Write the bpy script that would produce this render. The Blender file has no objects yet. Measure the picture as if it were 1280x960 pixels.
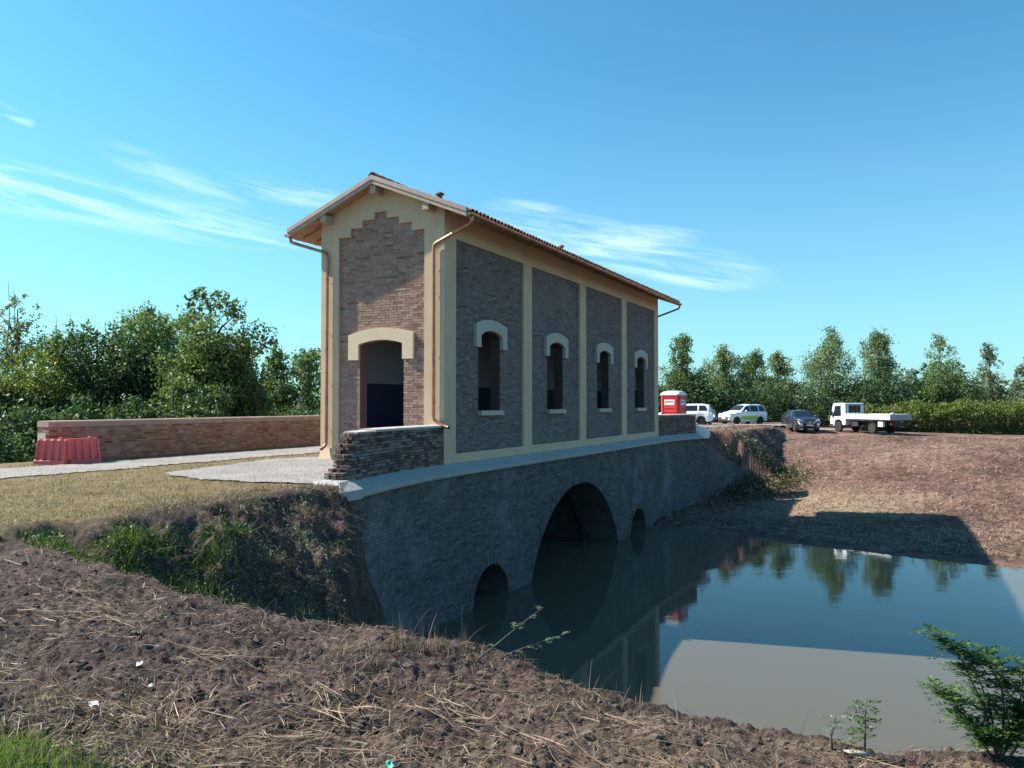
import bpy, math, random
import numpy as np
from mathutils import Vector, Matrix
R = math.radians
random.seed(7); rng = np.random.default_rng(7)
sc = bpy.context.scene
C = sc.collection

# ------------------------------------------------------------------ camera
EYE = 1.6
cam_d = bpy.data.cameras.new('camera'); cam = bpy.data.objects.new('camera', cam_d); C.objects.link(cam)
cam.location = (0, 0, EYE); cam.rotation_euler = (R(90 + 1.375), 0, 0)
cam_d.sensor_width = 36; cam_d.lens = 28.125; cam_d.clip_start = 0.05; cam_d.clip_end = 5000
sc.camera = cam

# ------------------------------------------------------------------ light
SUN_TRAVEL = Vector((1.1726, -0.314, -1.0)).normalized()
SUN_EL = math.asin(-SUN_TRAVEL.z)
SUN_AZ = math.atan2(-SUN_TRAVEL.x, -SUN_TRAVEL.y)            # clockwise from +Y
world = bpy.data.worlds.new('World'); sc.world = world; world.use_nodes = True
wn = world.node_tree.nodes; wl = world.node_tree.links; wn.clear()
def wnode(t, **k):
    n = wn.new(t)
    for a, b in k.items(): setattr(n, a, b)
    return n
sky = wnode('ShaderNodeTexSky', sky_type='NISHITA', sun_disc=False, sun_elevation=SUN_EL, sun_rotation=SUN_AZ,
            altitude=0, air_density=1.0, dust_density=0.55, ozone_density=3.0)
bg = wnode('ShaderNodeBackground'); out = wnode('ShaderNodeOutputWorld')
hs = wnode('ShaderNodeMix', data_type='RGBA', blend_type='MULTIPLY'); hs.inputs[0].default_value = 1.0; hs.inputs[7].default_value = (0.45, 0.985, 1.05, 1)
wl.new(sky.outputs[0], hs.inputs[6])
# thin cirrus: streaks laid out by sky direction (tangent-plane coordinates of the cloud deck)
tc = wnode('ShaderNodeTexCoord'); sep = wnode('ShaderNodeSeparateXYZ'); wl.new(tc.outputs['Generated'], sep.inputs[0])
def wmath(op, a, b=None, clamp=False):
    n = wnode('ShaderNodeMath', operation=op, use_clamp=clamp)
    for i, q in enumerate((a, b)):
        if q is None: continue
        if isinstance(q, (int, float)): n.inputs[i].default_value = q
        else: wl.new(q, n.inputs[i])
    return n.outputs[0]
zc = wmath('MAXIMUM', sep.outputs[2], 0.03)
az = wmath('ARCTAN2', sep.outputs[0], sep.outputs[1])       # radians, 0 = ahead
el = wmath('ARCSINE', sep.outputs[2])
# rotate (az, el) so that streaks run slightly downwards to the right
sa = wmath('ADD', az, wmath('MULTIPLY', el, -0.25))
se = wmath('ADD', el, wmath('MULTIPLY', az, 0.17))
cmb = wnode('ShaderNodeCombineXYZ')
wl.new(wmath('MULTIPLY', sa, 5.0), cmb.inputs[0]); wl.new(wmath('MULTIPLY', se, 48.0), cmb.inputs[1])
n1 = wnode('ShaderNodeTexNoise'); n1.inputs['Scale'].default_value = 1.3; n1.inputs['Detail'].default_value = 9; n1.inputs['Roughness'].default_value = 0.62
n1.inputs['Distortion'].default_value = 0.5
wl.new(cmb.outputs[0], n1.inputs['Vector'])
def band(c_az, c_el, w_az, w_el, slope):
    a = wmath('DIVIDE', wmath('SUBTRACT', az, c_az), w_az)
    e0 = wmath('SUBTRACT', wmath('SUBTRACT', el, c_el), wmath('MULTIPLY', wmath('SUBTRACT', az, c_az), slope))
    e = wmath('DIVIDE', e0, w_el)
    d = wmath('ADD', wmath('POWER', wmath('ABSOLUTE', a), 2.0), wmath('POWER', wmath('ABSOLUTE', e), 2.0))
    return wmath('SUBTRACT', 1.0, d, clamp=True)
bands = [(-0.52, 0.222, 0.32, 0.030, -0.10, 0.95), (-0.275, 0.250, 0.11, 0.016, -0.12, 0.8), (-0.56, 0.300, 0.022, 0.009, -0.35, 1.0),
         (0.13, 0.192, 0.20, 0.034, -0.22, 0.9), (0.17, 0.205, 0.08, 0.014, -0.08, 0.9), (0.225, 0.150, 0.08, 0.012, -0.16, 0.8),
         (0.02, 0.240, 0.06, 0.012, -0.1, 0.5), (-0.40, 0.255, 0.09, 0.022, -0.3, 0.45)]
tot = None
for b in bands:
    m = wmath('MULTIPLY', band(*b[:5]), b[5])
    tot = m if tot is None else wmath('MAXIMUM', tot, m)
ramp = wnode('ShaderNodeMapRange'); ramp.inputs['From Min'].default_value = 0.40; ramp.inputs['From Max'].default_value = 0.72
wl.new(n1.outputs['Fac'], ramp.inputs['Value'])
# the same thin cirrus goes on, sparser, over the rest of the sky
n2 = wnode('ShaderNodeTexNoise'); n2.inputs['Scale'].default_value = 0.35; n2.inputs['Detail'].default_value = 2
wl.new(cmb.outputs[0], n2.inputs['Vector'])
r2 = wnode('ShaderNodeMapRange'); r2.inputs['From Min'].default_value = 0.62; r2.inputs['From Max'].default_value = 0.95; r2.inputs['To Max'].default_value = 0.12
wl.new(n2.outputs['Fac'], r2.inputs['Value'])
cl = wmath('MULTIPLY', wmath('MAXIMUM', tot, r2.outputs[0]), ramp.outputs[0], clamp=True)
mixc = wnode('ShaderNodeMix', data_type='RGBA'); wl.new(wmath('MULTIPLY', cl, 0.62), mixc.inputs[0])
hz = wnode('ShaderNodeMapRange'); hz.inputs['From Min'].default_value = 0.42; hz.inputs['From Max'].default_value = 0.0; hz.inputs['To Max'].default_value = 0.62
wl.new(wmath('ABSOLUTE', el), hz.inputs['Value'])
mixh = wnode('ShaderNodeMix', data_type='RGBA'); wl.new(wmath('POWER', hz.outputs[0], 1.6), mixh.inputs[0]); wl.new(hs.outputs[2], mixh.inputs[6]); mixh.inputs[7].default_value = (3.1, 4.5, 5.3, 1)
wl.new(mixh.outputs[2], mixc.inputs[6]); mixc.inputs[7].default_value = (8.2, 9.0, 9.6, 1)
wl.new(mixc.outputs[2], bg.inputs['Color']); bg.inputs['Strength'].default_value = 0.085
wl.new(bg.outputs[0], out.inputs[0])

sun_d = bpy.data.lights.new('sun', 'SUN'); sun_d.energy = 5.0; sun_d.angle = R(0.53); sun_d.color = (1.0, 0.93, 0.83)
sun = bpy.data.objects.new('sun', sun_d); C.objects.link(sun)
sun.rotation_euler = SUN_TRAVEL.to_track_quat('-Z', 'Y').to_euler(); sun.location = (-30, 10, 30)
sc.view_settings.view_transform = 'Standard'; sc.view_settings.look = 'None'
sc.view_settings.exposure = 1.15; sc.view_settings.gamma = 1.0; sc.view_settings.use_curve_mapping = False

# ------------------------------------------------------------------ site frame
OX, OY = -1.785, 21.0                       # near right corner of the building on the ground
CU, SU = 0.4446, 0.8957                     # direction of its long side
ANG = math.atan2(SU, CU)
LEN, WID = 20.05, 4.10
WATER = -4.05
def l2w(s, v): return (OX + s * CU - v * SU, OY + s * SU + v * CU)
def w2l(x, y):
    dx, dy = x - OX, y - OY
    return dx * CU + dy * SU, -dx * SU + dy * CU
def cwing(s):                               # face line of the walls: straight at the building, flaring at both ends
    s = np.asarray(s, float)
    a = np.clip(-s, 0, None) / 5.0; b = np.clip(s - LEN, 0, None) / 5.0
    return -0.69 * a ** 1.7 - 0.69 * b ** 2.1

# ------------------------------------------------------------------ numpy noise
_perm = rng.permutation(256); _perm = np.concatenate([_perm, _perm])
_gr = rng.uniform(0, 2 * np.pi, 256); _gx, _gy = np.cos(_gr), np.sin(_gr)
def noise2(x, y):
    xi = np.floor(x).astype(int); yi = np.floor(y).astype(int); xf = x - xi; yf = y - yi
    u = xf * xf * xf * (xf * (xf * 6 - 15) + 10); w = yf * yf * yf * (yf * (yf * 6 - 15) + 10)
    def g(ix, iy, fx, fy):
        h = _perm[(_perm[ix & 255] + iy) & 255]
        return _gx[h] * fx + _gy[h] * fy
    a = g(xi, yi, xf, yf); b = g(xi + 1, yi, xf - 1, yf); c = g(xi, yi + 1, xf, yf - 1); d = g(xi + 1, yi + 1, xf - 1, yf - 1)
    return (a + u * (b - a)) * (1 - w) + (c + u * (d - c)) * w
def fbm(x, y, f, o=4, gain=0.5):
    t = 0; a = 1.0
    for i in range(o):
        t = t + a * noise2(x * f + 17.3 * i, y * f - 9.1 * i); f *= 2.03; a *= gain
    return t
def sst(x, a, b):
    t = np.clip((x - a) / (b - a), 0, 1); return t * t * (3 - 2 * t)

# ------------------------------------------------------------------ materials
def mk(name):
    m = bpy.data.materials.new(name); m.use_nodes = True
    nt = m.node_tree; p = nt.nodes['Principled BSDF']
    return m, nt.nodes, nt.links, p
def nd(ns, t, **k):
    n = ns.new(t)
    for a, b in k.items(): setattr(n, a, b)
    return n
def ramp_node(ns, stops):
    r = ns.new('ShaderNodeValToRGB'); e = r.color_ramp.elements
    while len(e) < len(stops): e.new(0.5)
    for q, (p, c) in zip(e, stops):
        q.position = p; q.color = (*c, 1)
    return r
def noise_node(ns, ls, scale, detail=5, rough=0.6, vec=None, dim='3D'):
    n = ns.new('ShaderNodeTexNoise'); n.inputs['Scale'].default_value = scale; n.inputs['Detail'].default_value = detail
    n.inputs['Roughness'].default_value = rough
    if vec is not None: ls.new(vec, n.inputs['Vector'])
    return n
def plain(name, col, rough=0.6, metal=0.0, var=0.15, vscale=3.0, bump=0.0, bscale=60, spec=0.5, coat=0.0):
    m, ns, ls, p = mk(name)
    g = nd(ns, 'ShaderNodeNewGeometry')
    n = noise_node(ns, ls, vscale, 6, 0.65, g.outputs['Position'])
    r = ramp_node(ns, [(0.3, [c * (1 - var) for c in col]), (0.7, [min(1, c * (1 + var)) for c in col])])
    ls.new(n.outputs['Fac'], r.inputs[0]); ls.new(r.outputs[0], p.inputs['Base Color'])
    p.inputs['Roughness'].default_value = rough; p.inputs['Metallic'].default_value = metal
    p.inputs['Specular IOR Level'].default_value = spec; p.inputs['Coat Weight'].default_value = coat
    if bump:
        b = ns.new('ShaderNodeBump'); b.inputs['Strength'].default_value = bump; b.inputs['Distance'].default_value = 0.02
        n2 = noise_node(ns, ls, bscale, 4, 0.6, g.outputs['Position']); ls.new(n2.outputs['Fac'], b.inputs['Height']); ls.new(b.outputs[0], p.inputs['Normal'])
    return m
def mixrgb(ns, ls, fac, a, b, mode='MIX'):
    n = nd(ns, 'ShaderNodeMix', data_type='RGBA', blend_type=mode)
    for i, q in ((0, fac), (6, a), (7, b)):
        if isinstance(q, (int, float)): n.inputs[i].default_value = q
        elif isinstance(q, tuple): n.inputs[i].default_value = (*q, 1)
        else: ls.new(q, n.inputs[i])
    return n.outputs[2]
def brick_mat(name, stops, source, stain=(0.35, 0.33, 0.32), stain_amt=0.3, dark_amt=0.35, sscale=0.6):
    m, ns, ls, p = mk(name)
    if source == 'obj': rv = nd(ns, 'ShaderNodeObjectInfo').outputs['Random']
    elif source == 'attr': rv = nd(ns, 'ShaderNodeAttribute', attribute_name='rnd').outputs['Fac']
    else: rv = None
    g = nd(ns, 'ShaderNodeNewGeometry'); pos = g.outputs['Position']
    r = ramp_node(ns, stops)
    if rv is not None: ls.new(rv, r.inputs[0])
    else: ls.new(noise_node(ns, ls, 2.0, 5, 0.6, pos).outputs['Fac'], r.inputs[0])
    fine = noise_node(ns, ls, 35, 5, 0.7, pos)
    fr = ramp_node(ns, [(0.3, (0.72, 0.72, 0.72)), (0.75, (1.2, 1.2, 1.2))]); ls.new(fine.outputs['Fac'], fr.inputs[0])
    c = mixrgb(ns, ls, 1.0, r.outputs[0], fr.outputs[0], 'MULTIPLY')
    st = noise_node(ns, ls, sscale, 8, 0.7, pos)
    sr = ramp_node(ns, [(0.5, (0, 0, 0)), (0.68, (1, 1, 1))]); ls.new(st.outputs['Fac'], sr.inputs[0])
    f = nd(ns, 'ShaderNodeMath', operation='MULTIPLY'); ls.new(sr.outputs[0], f.inputs[0]); f.inputs[1].default_value = stain_amt
    c = mixrgb(ns, ls, f.outputs[0], c, stain)
    dk = noise_node(ns, ls, sscale * 1.7, 8, 0.7, pos)
    dr = ramp_node(ns, [(0.52, (0, 0, 0)), (0.7, (1, 1, 1))]); ls.new(dk.outputs['Color'], dr.inputs[0])
    f2 = nd(ns, 'ShaderNodeMath', operation='MULTIPLY'); ls.new(dr.outputs[0], f2.inputs[0]); f2.inputs[1].default_value = dark_amt
    c = mixrgb(ns, ls, f2.outputs[0], c, (0.04, 0.035, 0.035))
    ls.new(c, p.inputs['Base Color']); p.inputs['Roughness'].default_value = 0.9; p.inputs['Specular IOR Level'].default_value = 0.25
    b = ns.new('ShaderNodeBump'); b.inputs['Strength'].default_value = 0.5; b.inputs['Distance'].default_value = 0.01
    ls.new(noise_node(ns, ls, 50, 4, 0.65, pos).outputs['Fac'], b.inputs['Height']); ls.new(b.outputs[0], p.inputs['Normal'])
    return m
def leaf_mat(name, cols, trans=0.35, rough=0.55, spec=0.35):
    m, ns, ls, p = mk(name)
    g = nd(ns, 'ShaderNodeNewGeometry')
    n = len(cols); r = ramp_node(ns, [((i + 0.5) / n, c) for i, c in enumerate(cols)])
    ls.new(g.outputs['Random Per Island'], r.inputs[0])
    nz = noise_node(ns, ls, 0.8, 3, 0.6, g.outputs['Position'])
    fr = ramp_node(ns, [(0.35, (0.75, 0.78, 0.75)), (0.65, (1.2, 1.2, 1.1))]); ls.new(nz.outputs['Fac'], fr.inputs[0])
    c = mixrgb(ns, ls, 1.0, r.outputs[0], fr.outputs[0], 'MULTIPLY')
    ls.new(c, p.inputs['Base Color']); p.inputs['Roughness'].default_value = rough; p.inputs['Specular IOR Level'].default_value = spec
    if trans:
        t = nd(ns, 'ShaderNodeBsdfTranslucent'); ls.new(mixrgb(ns, ls, 1.0, c, (1.5, 1.6, 0.7), 'MULTIPLY'), t.inputs['Color'])
        mx = nd(ns, 'ShaderNodeMixShader'); mx.inputs[0].default_value = trans
        ls.new(p.outputs[0], mx.inputs[1]); ls.new(t.outputs[0], mx.inputs[2])
        ls.new(mx.outputs[0], ns['Material Output'].inputs['Surface'])
    return m

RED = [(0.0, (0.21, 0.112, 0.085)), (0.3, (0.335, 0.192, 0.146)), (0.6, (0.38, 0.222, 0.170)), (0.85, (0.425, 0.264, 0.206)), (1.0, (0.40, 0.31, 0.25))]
SHD = [(0.0, (0.075, 0.060, 0.056)), (0.25, (0.150, 0.120, 0.112)), (0.6, (0.185, 0.150, 0.140)), (0.85, (0.215, 0.178, 0.165)), (1.0, (0.26, 0.225, 0.205))]
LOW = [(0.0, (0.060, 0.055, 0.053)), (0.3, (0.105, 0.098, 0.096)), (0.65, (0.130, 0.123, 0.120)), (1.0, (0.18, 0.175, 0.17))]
DRK = [(0.0, (0.06, 0.04, 0.036)), (0.35, (0.13, 0.085, 0.07)), (0.7, (0.21, 0.14, 0.115)), (1.0, (0.28, 0.215, 0.185))]
TER = [(0.0, (0.16, 0.075, 0.05)), (0.4, (0.29, 0.14, 0.095)), (0.75, (0.38, 0.21, 0.145)), (1.0, (0.40, 0.29, 0.22))]
M = {}
M['brick_red_o'] = brick_mat('brick_red_o', RED, 'obj', stain_amt=0.12, dark_amt=0.12)
M['brick_red'] = brick_mat('brick_red', RED, 'attr', stain_amt=0.12, dark_amt=0.12)
M['brick_side_shaded'] = brick_mat('brick_side_shaded', SHD, 'attr', stain_amt=0.25, dark_amt=0.28, sscale=0.35)  # darker and greyer than the gable brick: the side's shade put into its colour
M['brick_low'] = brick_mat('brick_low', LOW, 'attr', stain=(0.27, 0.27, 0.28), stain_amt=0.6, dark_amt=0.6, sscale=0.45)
M['brick_dark_o'] = brick_mat('brick_dark_o', DRK, 'obj', stain_amt=0.35, dark_amt=0.5, sscale=1.6)
M['brick_dark'] = brick_mat('brick_dark', DRK, 'attr', stain_amt=0.3, dark_amt=0.5, sscale=1.6)
M['brick_parapet'] = brick_mat('brick_parapet', TER, 'attr', stain=(0.42, 0.36, 0.32), stain_amt=0.45, dark_amt=0.3, sscale=0.9)
M['mortar_side_shaded'] = plain('mortar_side_shaded', (0.20, 0.175, 0.16), 0.95, var=0.25, vscale=4, bump=0.4)  # darker copy of the gable mortar, painting in the side wall's shade
M['mortar'] = plain('mortar', (0.30, 0.255, 0.22), 0.95, var=0.25, vscale=4, bump=0.4)
M['mortar_dark'] = plain('mortar_dark', (0.13, 0.11, 0.10), 0.95, var=0.35, vscale=3, bump=0.4)
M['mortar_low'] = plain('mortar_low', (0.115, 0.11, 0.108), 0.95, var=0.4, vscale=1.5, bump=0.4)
M['cream'] = plain('cream', (0.60, 0.445, 0.300), 0.85, var=0.05, vscale=1.2, bump=0.06, bscale=120, spec=0.3)
def plaster(name, col):
    m, ns, ls, p = mk(name); g = nd(ns, 'ShaderNodeNewGeometry'); pos = g.outputs['Position']
    n = noise_node(ns, ls, 1.1, 7, 0.65, pos); r = ramp_node(ns, [(0.3, [c * .90 for c in col]), (0.7, [c * 1.06 for c in col])]); ls.new(n.outputs['Fac'], r.inputs[0])
    mp = nd(ns, 'ShaderNodeMapping'); mp.inputs['Scale'].default_value = (7, 7, .35); ls.new(pos, mp.inputs['Vector'])
    st = noise_node(ns, ls, 1.0, 6, 0.7, mp.outputs[0]); sr = ramp_node(ns, [(0.52, (0, 0, 0)), (0.75, (1, 1, 1))]); ls.new(st.outputs['Fac'], sr.inputs[0])
    f = nd(ns, 'ShaderNodeMath', operation='MULTIPLY'); ls.new(sr.outputs[0], f.inputs[0]); f.inputs[1].default_value = .22
    c = mixrgb(ns, ls, f.outputs[0], r.outputs[0], tuple(q * .62 for q in col))
    fi = noise_node(ns, ls, 40, 4, 0.7, pos); fr = ramp_node(ns, [(0.3, (.93, .93, .93)), (0.7, (1.05, 1.05, 1.05))]); ls.new(fi.outputs['Fac'], fr.inputs[0])
    ls.new(mixrgb(ns, ls, 1.0, c, fr.outputs[0], 'MULTIPLY'), p.inputs['Base Color']); p.inputs['Roughness'].default_value = .9; p.inputs['Specular IOR Level'].default_value = .2
    b = ns.new('ShaderNodeBump'); b.inputs['Strength'].default_value = .12; b.inputs['Distance'].default_value = .01; ls.new(fi.outputs['Fac'], b.inputs['Height']); ls.new(b.outputs[0], p.inputs['Normal'])
    return m
M['cream'] = plaster('cream_plaster', (0.60, 0.445, 0.300))
M['cream_pale'] = plain('cream_pale', (0.65, 0.50, 0.35), 0.85, var=0.05, vscale=2, bump=0.08, bscale=120, spec=0.3)
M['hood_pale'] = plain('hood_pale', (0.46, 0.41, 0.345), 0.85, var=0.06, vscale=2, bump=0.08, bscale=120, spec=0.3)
M['concrete'] = plain('concrete', (0.34, 0.335, 0.325), 0.8, var=0.10, vscale=2.5, bump=0.15, bscale=80)
M['cap_mortar'] = plain('cap_mortar', (0.44, 0.40, 0.36), 0.9, var=0.2, vscale=4, bump=0.35, bscale=40)
M['cap_brick'] = plain('cap_brick', (0.37, 0.26, 0.21), 0.9, var=0.2, vscale=4, bump=0.35, bscale=40)
M['copper'] = plain('copper', (0.43, 0.20, 0.125), 0.38, 0.75, var=0.25, vscale=2.5)
M['flashing'] = plain('flashing', (0.40, 0.27, 0.235), 0.5, 0.25, var=0.12, vscale=2)
M['wood'] = plain('wood', (0.36, 0.21, 0.125), 0.7, var=0.25, vscale=5, bump=0.2)
M['wood_pale'] = plain('wood_pale', (0.42, 0.32, 0.24), 0.75, var=0.2, vscale=6, bump=0.2)
M['tile'] = brick_mat('tile', [(0, (0.17, 0.08, 0.055)), (0.5, (0.30, 0.15, 0.10)), (1, (0.40, 0.24, 0.17))], 'attr', stain_amt=0.15, dark_amt=0.2, sscale=1.5)
M['tile_o'] = brick_mat('tile_o', [(0, (0.17, 0.08, 0.055)), (0.5, (0.30, 0.15, 0.10)), (1, (0.40, 0.24, 0.17))], 'obj', stain_amt=0.15, dark_amt=0.2, sscale=1.5)
# interior: two-tone wall paint (grey-white above a navy dado at 2.2 m)
m, ns, ls, p = mk('interior_paint')
g = nd(ns, 'ShaderNodeNewGeometry'); sp = nd(ns, 'ShaderNodeSeparateXYZ'); ls.new(g.outputs['Position'], sp.inputs[0])
gt = nd(ns, 'ShaderNodeMath', operation='GREATER_THAN'); ls.new(sp.outputs[2], gt.inputs[0]); gt.inputs[1].default_value = 2.2
ls.new(mixrgb(ns, ls, gt.outputs[0], (0.022, 0.032, 0.075), (0.33, 0.33, 0.34)), p.inputs['Base Color']); p.inputs['Roughness'].default_value = 0.7
M['interior'] = m
M['floor'] = plain('floor', (0.25, 0.23, 0.21), 0.8)
M['bark'] = plain('bark', (0.10, 0.085, 0.07), 0.95, var=0.4, vscale=8, bump=0.5, bscale=30)
M['bark_pale'] = plain('bark_pale', (0.22, 0.21, 0.18), 0.9, var=0.35, vscale=6, bump=0.4, bscale=30)
M['leaf_dark'] = leaf_mat('leaf_dark', [(0.031, 0.060, 0.033), (0.048, 0.092, 0.043), (0.066, 0.118, 0.052), (0.098, 0.153, 0.073)], trans=0.3)
M['leaf_mid'] = leaf_mat('leaf_mid', [(0.055, 0.098, 0.040), (0.083, 0.136, 0.056), (0.115, 0.173, 0.073), (0.156, 0.210, 0.098)], trans=0.35)
M['leaf_yellow'] = leaf_mat('leaf_yellow', [(0.066, 0.100, 0.025), (0.103, 0.141, 0.035), (0.140, 0.173, 0.044), (0.185, 0.211, 0.061)], trans=0.35)
M['leaf_grey'] = leaf_mat('leaf_grey', [(0.066, 0.099, 0.061), (0.099, 0.138, 0.088), (0.143, 0.182, 0.121), (0.220, 0.253, 0.187)], trans=0.3)
M['leaf_poplar'] = leaf_mat('leaf_poplar', [(0.064, 0.104, 0.050), (0.104, 0.156, 0.074), (0.145, 0.201, 0.103), (0.281, 0.321, 0.221)], trans=0.35, rough=0.45)
M['weed'] = leaf_mat('weed', [(0.021, 0.048, 0.012), (0.036, 0.081, 0.018), (0.061, 0.115, 0.025), (0.118, 0.154, 0.038)], trans=0.3)
M['grass_green'] = leaf_mat('grass_green', [(0.05, 0.11, 0.015), (0.08, 0.16, 0.025), (0.12, 0.20, 0.035), (0.19, 0.21, 0.07)], trans=0.35)
M['grass_dry'] = leaf_mat('grass_dry', [(0.17, 0.13, 0.065), (0.27, 0.205, 0.11), (0.36, 0.285, 0.165), (0.16, 0.155, 0.06)], trans=0.2)
M['straw'] = leaf_mat('straw', [(0.085, 0.050, 0.038), (0.145, 0.092, 0.068), (0.22, 0.150, 0.108), (0.36, 0.265, 0.185)], trans=0.1)
M['straw_pale'] = leaf_mat('straw_pale', [(0.17, 0.112, 0.076), (0.27, 0.185, 0.128), (0.38, 0.28, 0.20)], trans=0.1)
M['litter'] = leaf_mat('litter', [(0.075, 0.045, 0.035), (0.13, 0.08, 0.06), (0.20, 0.13, 0.10), (0.32, 0.24, 0.17)], trans=0.1)
M['root'] = leaf_mat('root', [(0.12, 0.070, 0.050), (0.20, 0.125, 0.092), (0.31, 0.22, 0.165)], trans=0.05)
M['bank_scrub'] = leaf_mat('bank_scrub', [(0.09, 0.065, 0.045), (0.14, 0.105, 0.07), (0.11, 0.12, 0.06), (0.20, 0.16, 0.11)], trans=0.15)
M['soil_clod'] = plain('soil_clod', (0.12, 0.09, 0.076), 0.95, var=0.45, vscale=9, bump=0.6, bscale=90, spec=0.2)
M['white_paint'] = plain('white_paint', (0.78, 0.79, 0.80), 0.3, var=0.03, coat=0.5)
M['lime_paint'] = plain('lime_paint', (0.42, 0.52, 0.06), 0.35, var=0.04, coat=0.4)
M['dark_paint'] = plain('dark_paint', (0.018, 0.014, 0.028), 0.25, var=0.1, coat=0.8)
M['alu'] = plain('alu', (0.70, 0.71, 0.72), 0.4, 0.2, var=0.05)
M['alu_shaded'] = plain('alu_shaded', (0.30, 0.31, 0.32), 0.5, 0.3, var=0.15)  # side-board alu darkened: the tailgate's shade is in its colour
M['black_plastic'] = plain('black_plastic', (0.022, 0.022, 0.024), 0.6, var=0.2)
M['rubber'] = plain('rubber', (0.02, 0.02, 0.021), 0.85, var=0.3, vscale=8)
M['rim'] = plain('rim', (0.55, 0.55, 0.56), 0.35, 0.7, var=0.1)
M['car_glass'] = plain('car_glass', (0.015, 0.02, 0.028), 0.06, var=0.1, spec=0.6)
M['lamp'] = plain('lamp', (0.72, 0.74, 0.76), 0.15, var=0.05, spec=0.7)
M['tail_lamp'] = plain('tail_lamp', (0.35, 0.02, 0.02), 0.2, var=0.1)
M['plate'] = plain('plate', (0.72, 0.72, 0.70), 0.5, var=0.03)
M['toilet_red'] = plain('toilet_red', (0.62, 0.035, 0.055), 0.45, var=0.06)
M['toilet_white'] = plain('toilet_white', (0.74, 0.73, 0.72), 0.5, var=0.04)
M['barrier_red'] = plain('barrier_red', (0.72, 0.125, 0.115), 0.5, var=0.10, vscale=4)
M['sack'] = plain('sack', (0.72, 0.69, 0.66), 0.7, var=0.05, bump=0.2, bscale=12)
M['paper'] = plain('paper', (0.66, 0.63, 0.62), 0.8, var=0.1)
M['turquoise'] = plain('turquoise', (0.02, 0.32, 0.24), 0.5, var=0.1)
M['ink'] = plain('ink', (0.05, 0.05, 0.06), 0.6)
M['stone'] = plain('stone', (0.50, 0.44, 0.36), 0.9, var=0.15, bump=0.3)

# ------------------------------------------------------------------ mesh helpers
class MB:
    def __init__(s): s.v = []; s.f = []
    def add(s, vs, fs):
        k = len(s.v); s.v += [tuple(q) for q in vs]; s.f += [tuple(i + k for i in f) for f in fs]; return s
    def box(s, x0, x1, y0, y1, z0, z1):
        return s.add([(x, y, z) for x in (x0, x1) for y in (y0, y1) for z in (z0, z1)],
                     [(0, 1, 3, 2), (4, 6, 7, 5), (0, 4, 5, 1), (2, 3, 7, 6), (0, 2, 6, 4), (1, 5, 7, 3)])
    def prism(s, pts, f0, f1):
        n = len(pts); vs = [f0(p) for p in pts] + [f1(p) for p in pts]
        return s.add(vs, [tuple(range(n - 1, -1, -1)), tuple(range(n, 2 * n))] + [(i, (i + 1) % n, n + (i + 1) % n, n + i) for i in range(n)])
    def hexa(s, a, b):                       # two quads of 4 points
        return s.add(list(a) + list(b), [(3, 2, 1, 0), (4, 5, 6, 7)] + [(i, (i + 1) % 4, 4 + (i + 1) % 4, 4 + i) for i in range(4)])
    def tube(s, path, r, n=8, cap=True):
        path = [Vector(p) for p in path]; k = len(path); rs = r if isinstance(r, (list, tuple)) else [r] * k
        rings = []; up = Vector((0.13, 0.31, 0.94))
        for i, p in enumerate(path):
            t = (path[min(i + 1, k - 1)] - path[max(i - 1, 0)]).normalized()
            a = t.cross(up)
            if a.length < 1e-3: a = t.cross(Vector((1, 0, 0)))
            a.normalize(); b = t.cross(a)
            rings.append([p + rs[i] * (math.cos(2 * math.pi * j / n) * a + math.sin(2 * math.pi * j / n) * b) for j in range(n)])
        vs = [q for rg in rings for q in rg]
        fs = [(i * n + j, i * n + (j + 1) % n, (i + 1) * n + (j + 1) % n, (i + 1) * n + j) for i in range(k - 1) for j in range(n)]
        if cap: fs += [tuple(range(n - 1, -1, -1)), tuple((k - 1) * n + j for j in range(n))]
        return s.add(vs, fs)
    def lathe(s, prof, n=24, axis='z', at=(0, 0, 0)):      # prof: (radius, height)
        vs = []
        for (r, h) in prof:
            for j in range(n):
                a = 2 * math.pi * j / n; c, d = r * math.cos(a), r * math.sin(a)
                q = (c, d, h) if axis == 'z' else ((c, h, d) if axis == 'y' else (h, c, d))
                vs.append((q[0] + at[0], q[1] + at[1], q[2] + at[2]))
        k = len(prof)
        fs = [(i * n + j, i * n + (j + 1) % n, (i + 1) * n + (j + 1) % n, (i + 1) * n + j) for i in range(k - 1) for j in range(n)]
        fs += [tuple(range(n - 1, -1, -1)), tuple((k - 1) * n + j for j in range(n))]
        return s.add(vs, fs)
    def build(s, name, mat, parent=None, smooth=False, kind=None):
        me = bpy.data.meshes.new(name); me.from_pydata(s.v, [], s.f); me.update()
        return link(name, me, mat, parent, smooth, kind)
def link(name, me, mat, parent=None, smooth=False, kind=None):
    me.materials.append(M[mat] if isinstance(mat, str) else mat)
    me.polygons.foreach_set('use_smooth', np.full(len(me.polygons), bool(smooth)))
    o = bpy.data.objects.new(name, me); C.objects.link(o)
    if parent is not None: o.parent = parent
    if kind: o['kind'] = kind
    return o
def tag(o, label, cat=None, group=None, kind=None):
    o['label'] = label
    if cat: o['category'] = cat
    if group: o['group'] = group
    if kind: o['kind'] = kind
    return o
def thing(name, label, cat, loc=(0, 0, 0), rz=0.0, group=None):
    o = bpy.data.objects.new(name, None); C.objects.link(o); o.location = loc; o.rotation_euler = (0, 0, rz); o.empty_display_size = 0.2
    return tag(o, label, cat, group)
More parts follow.
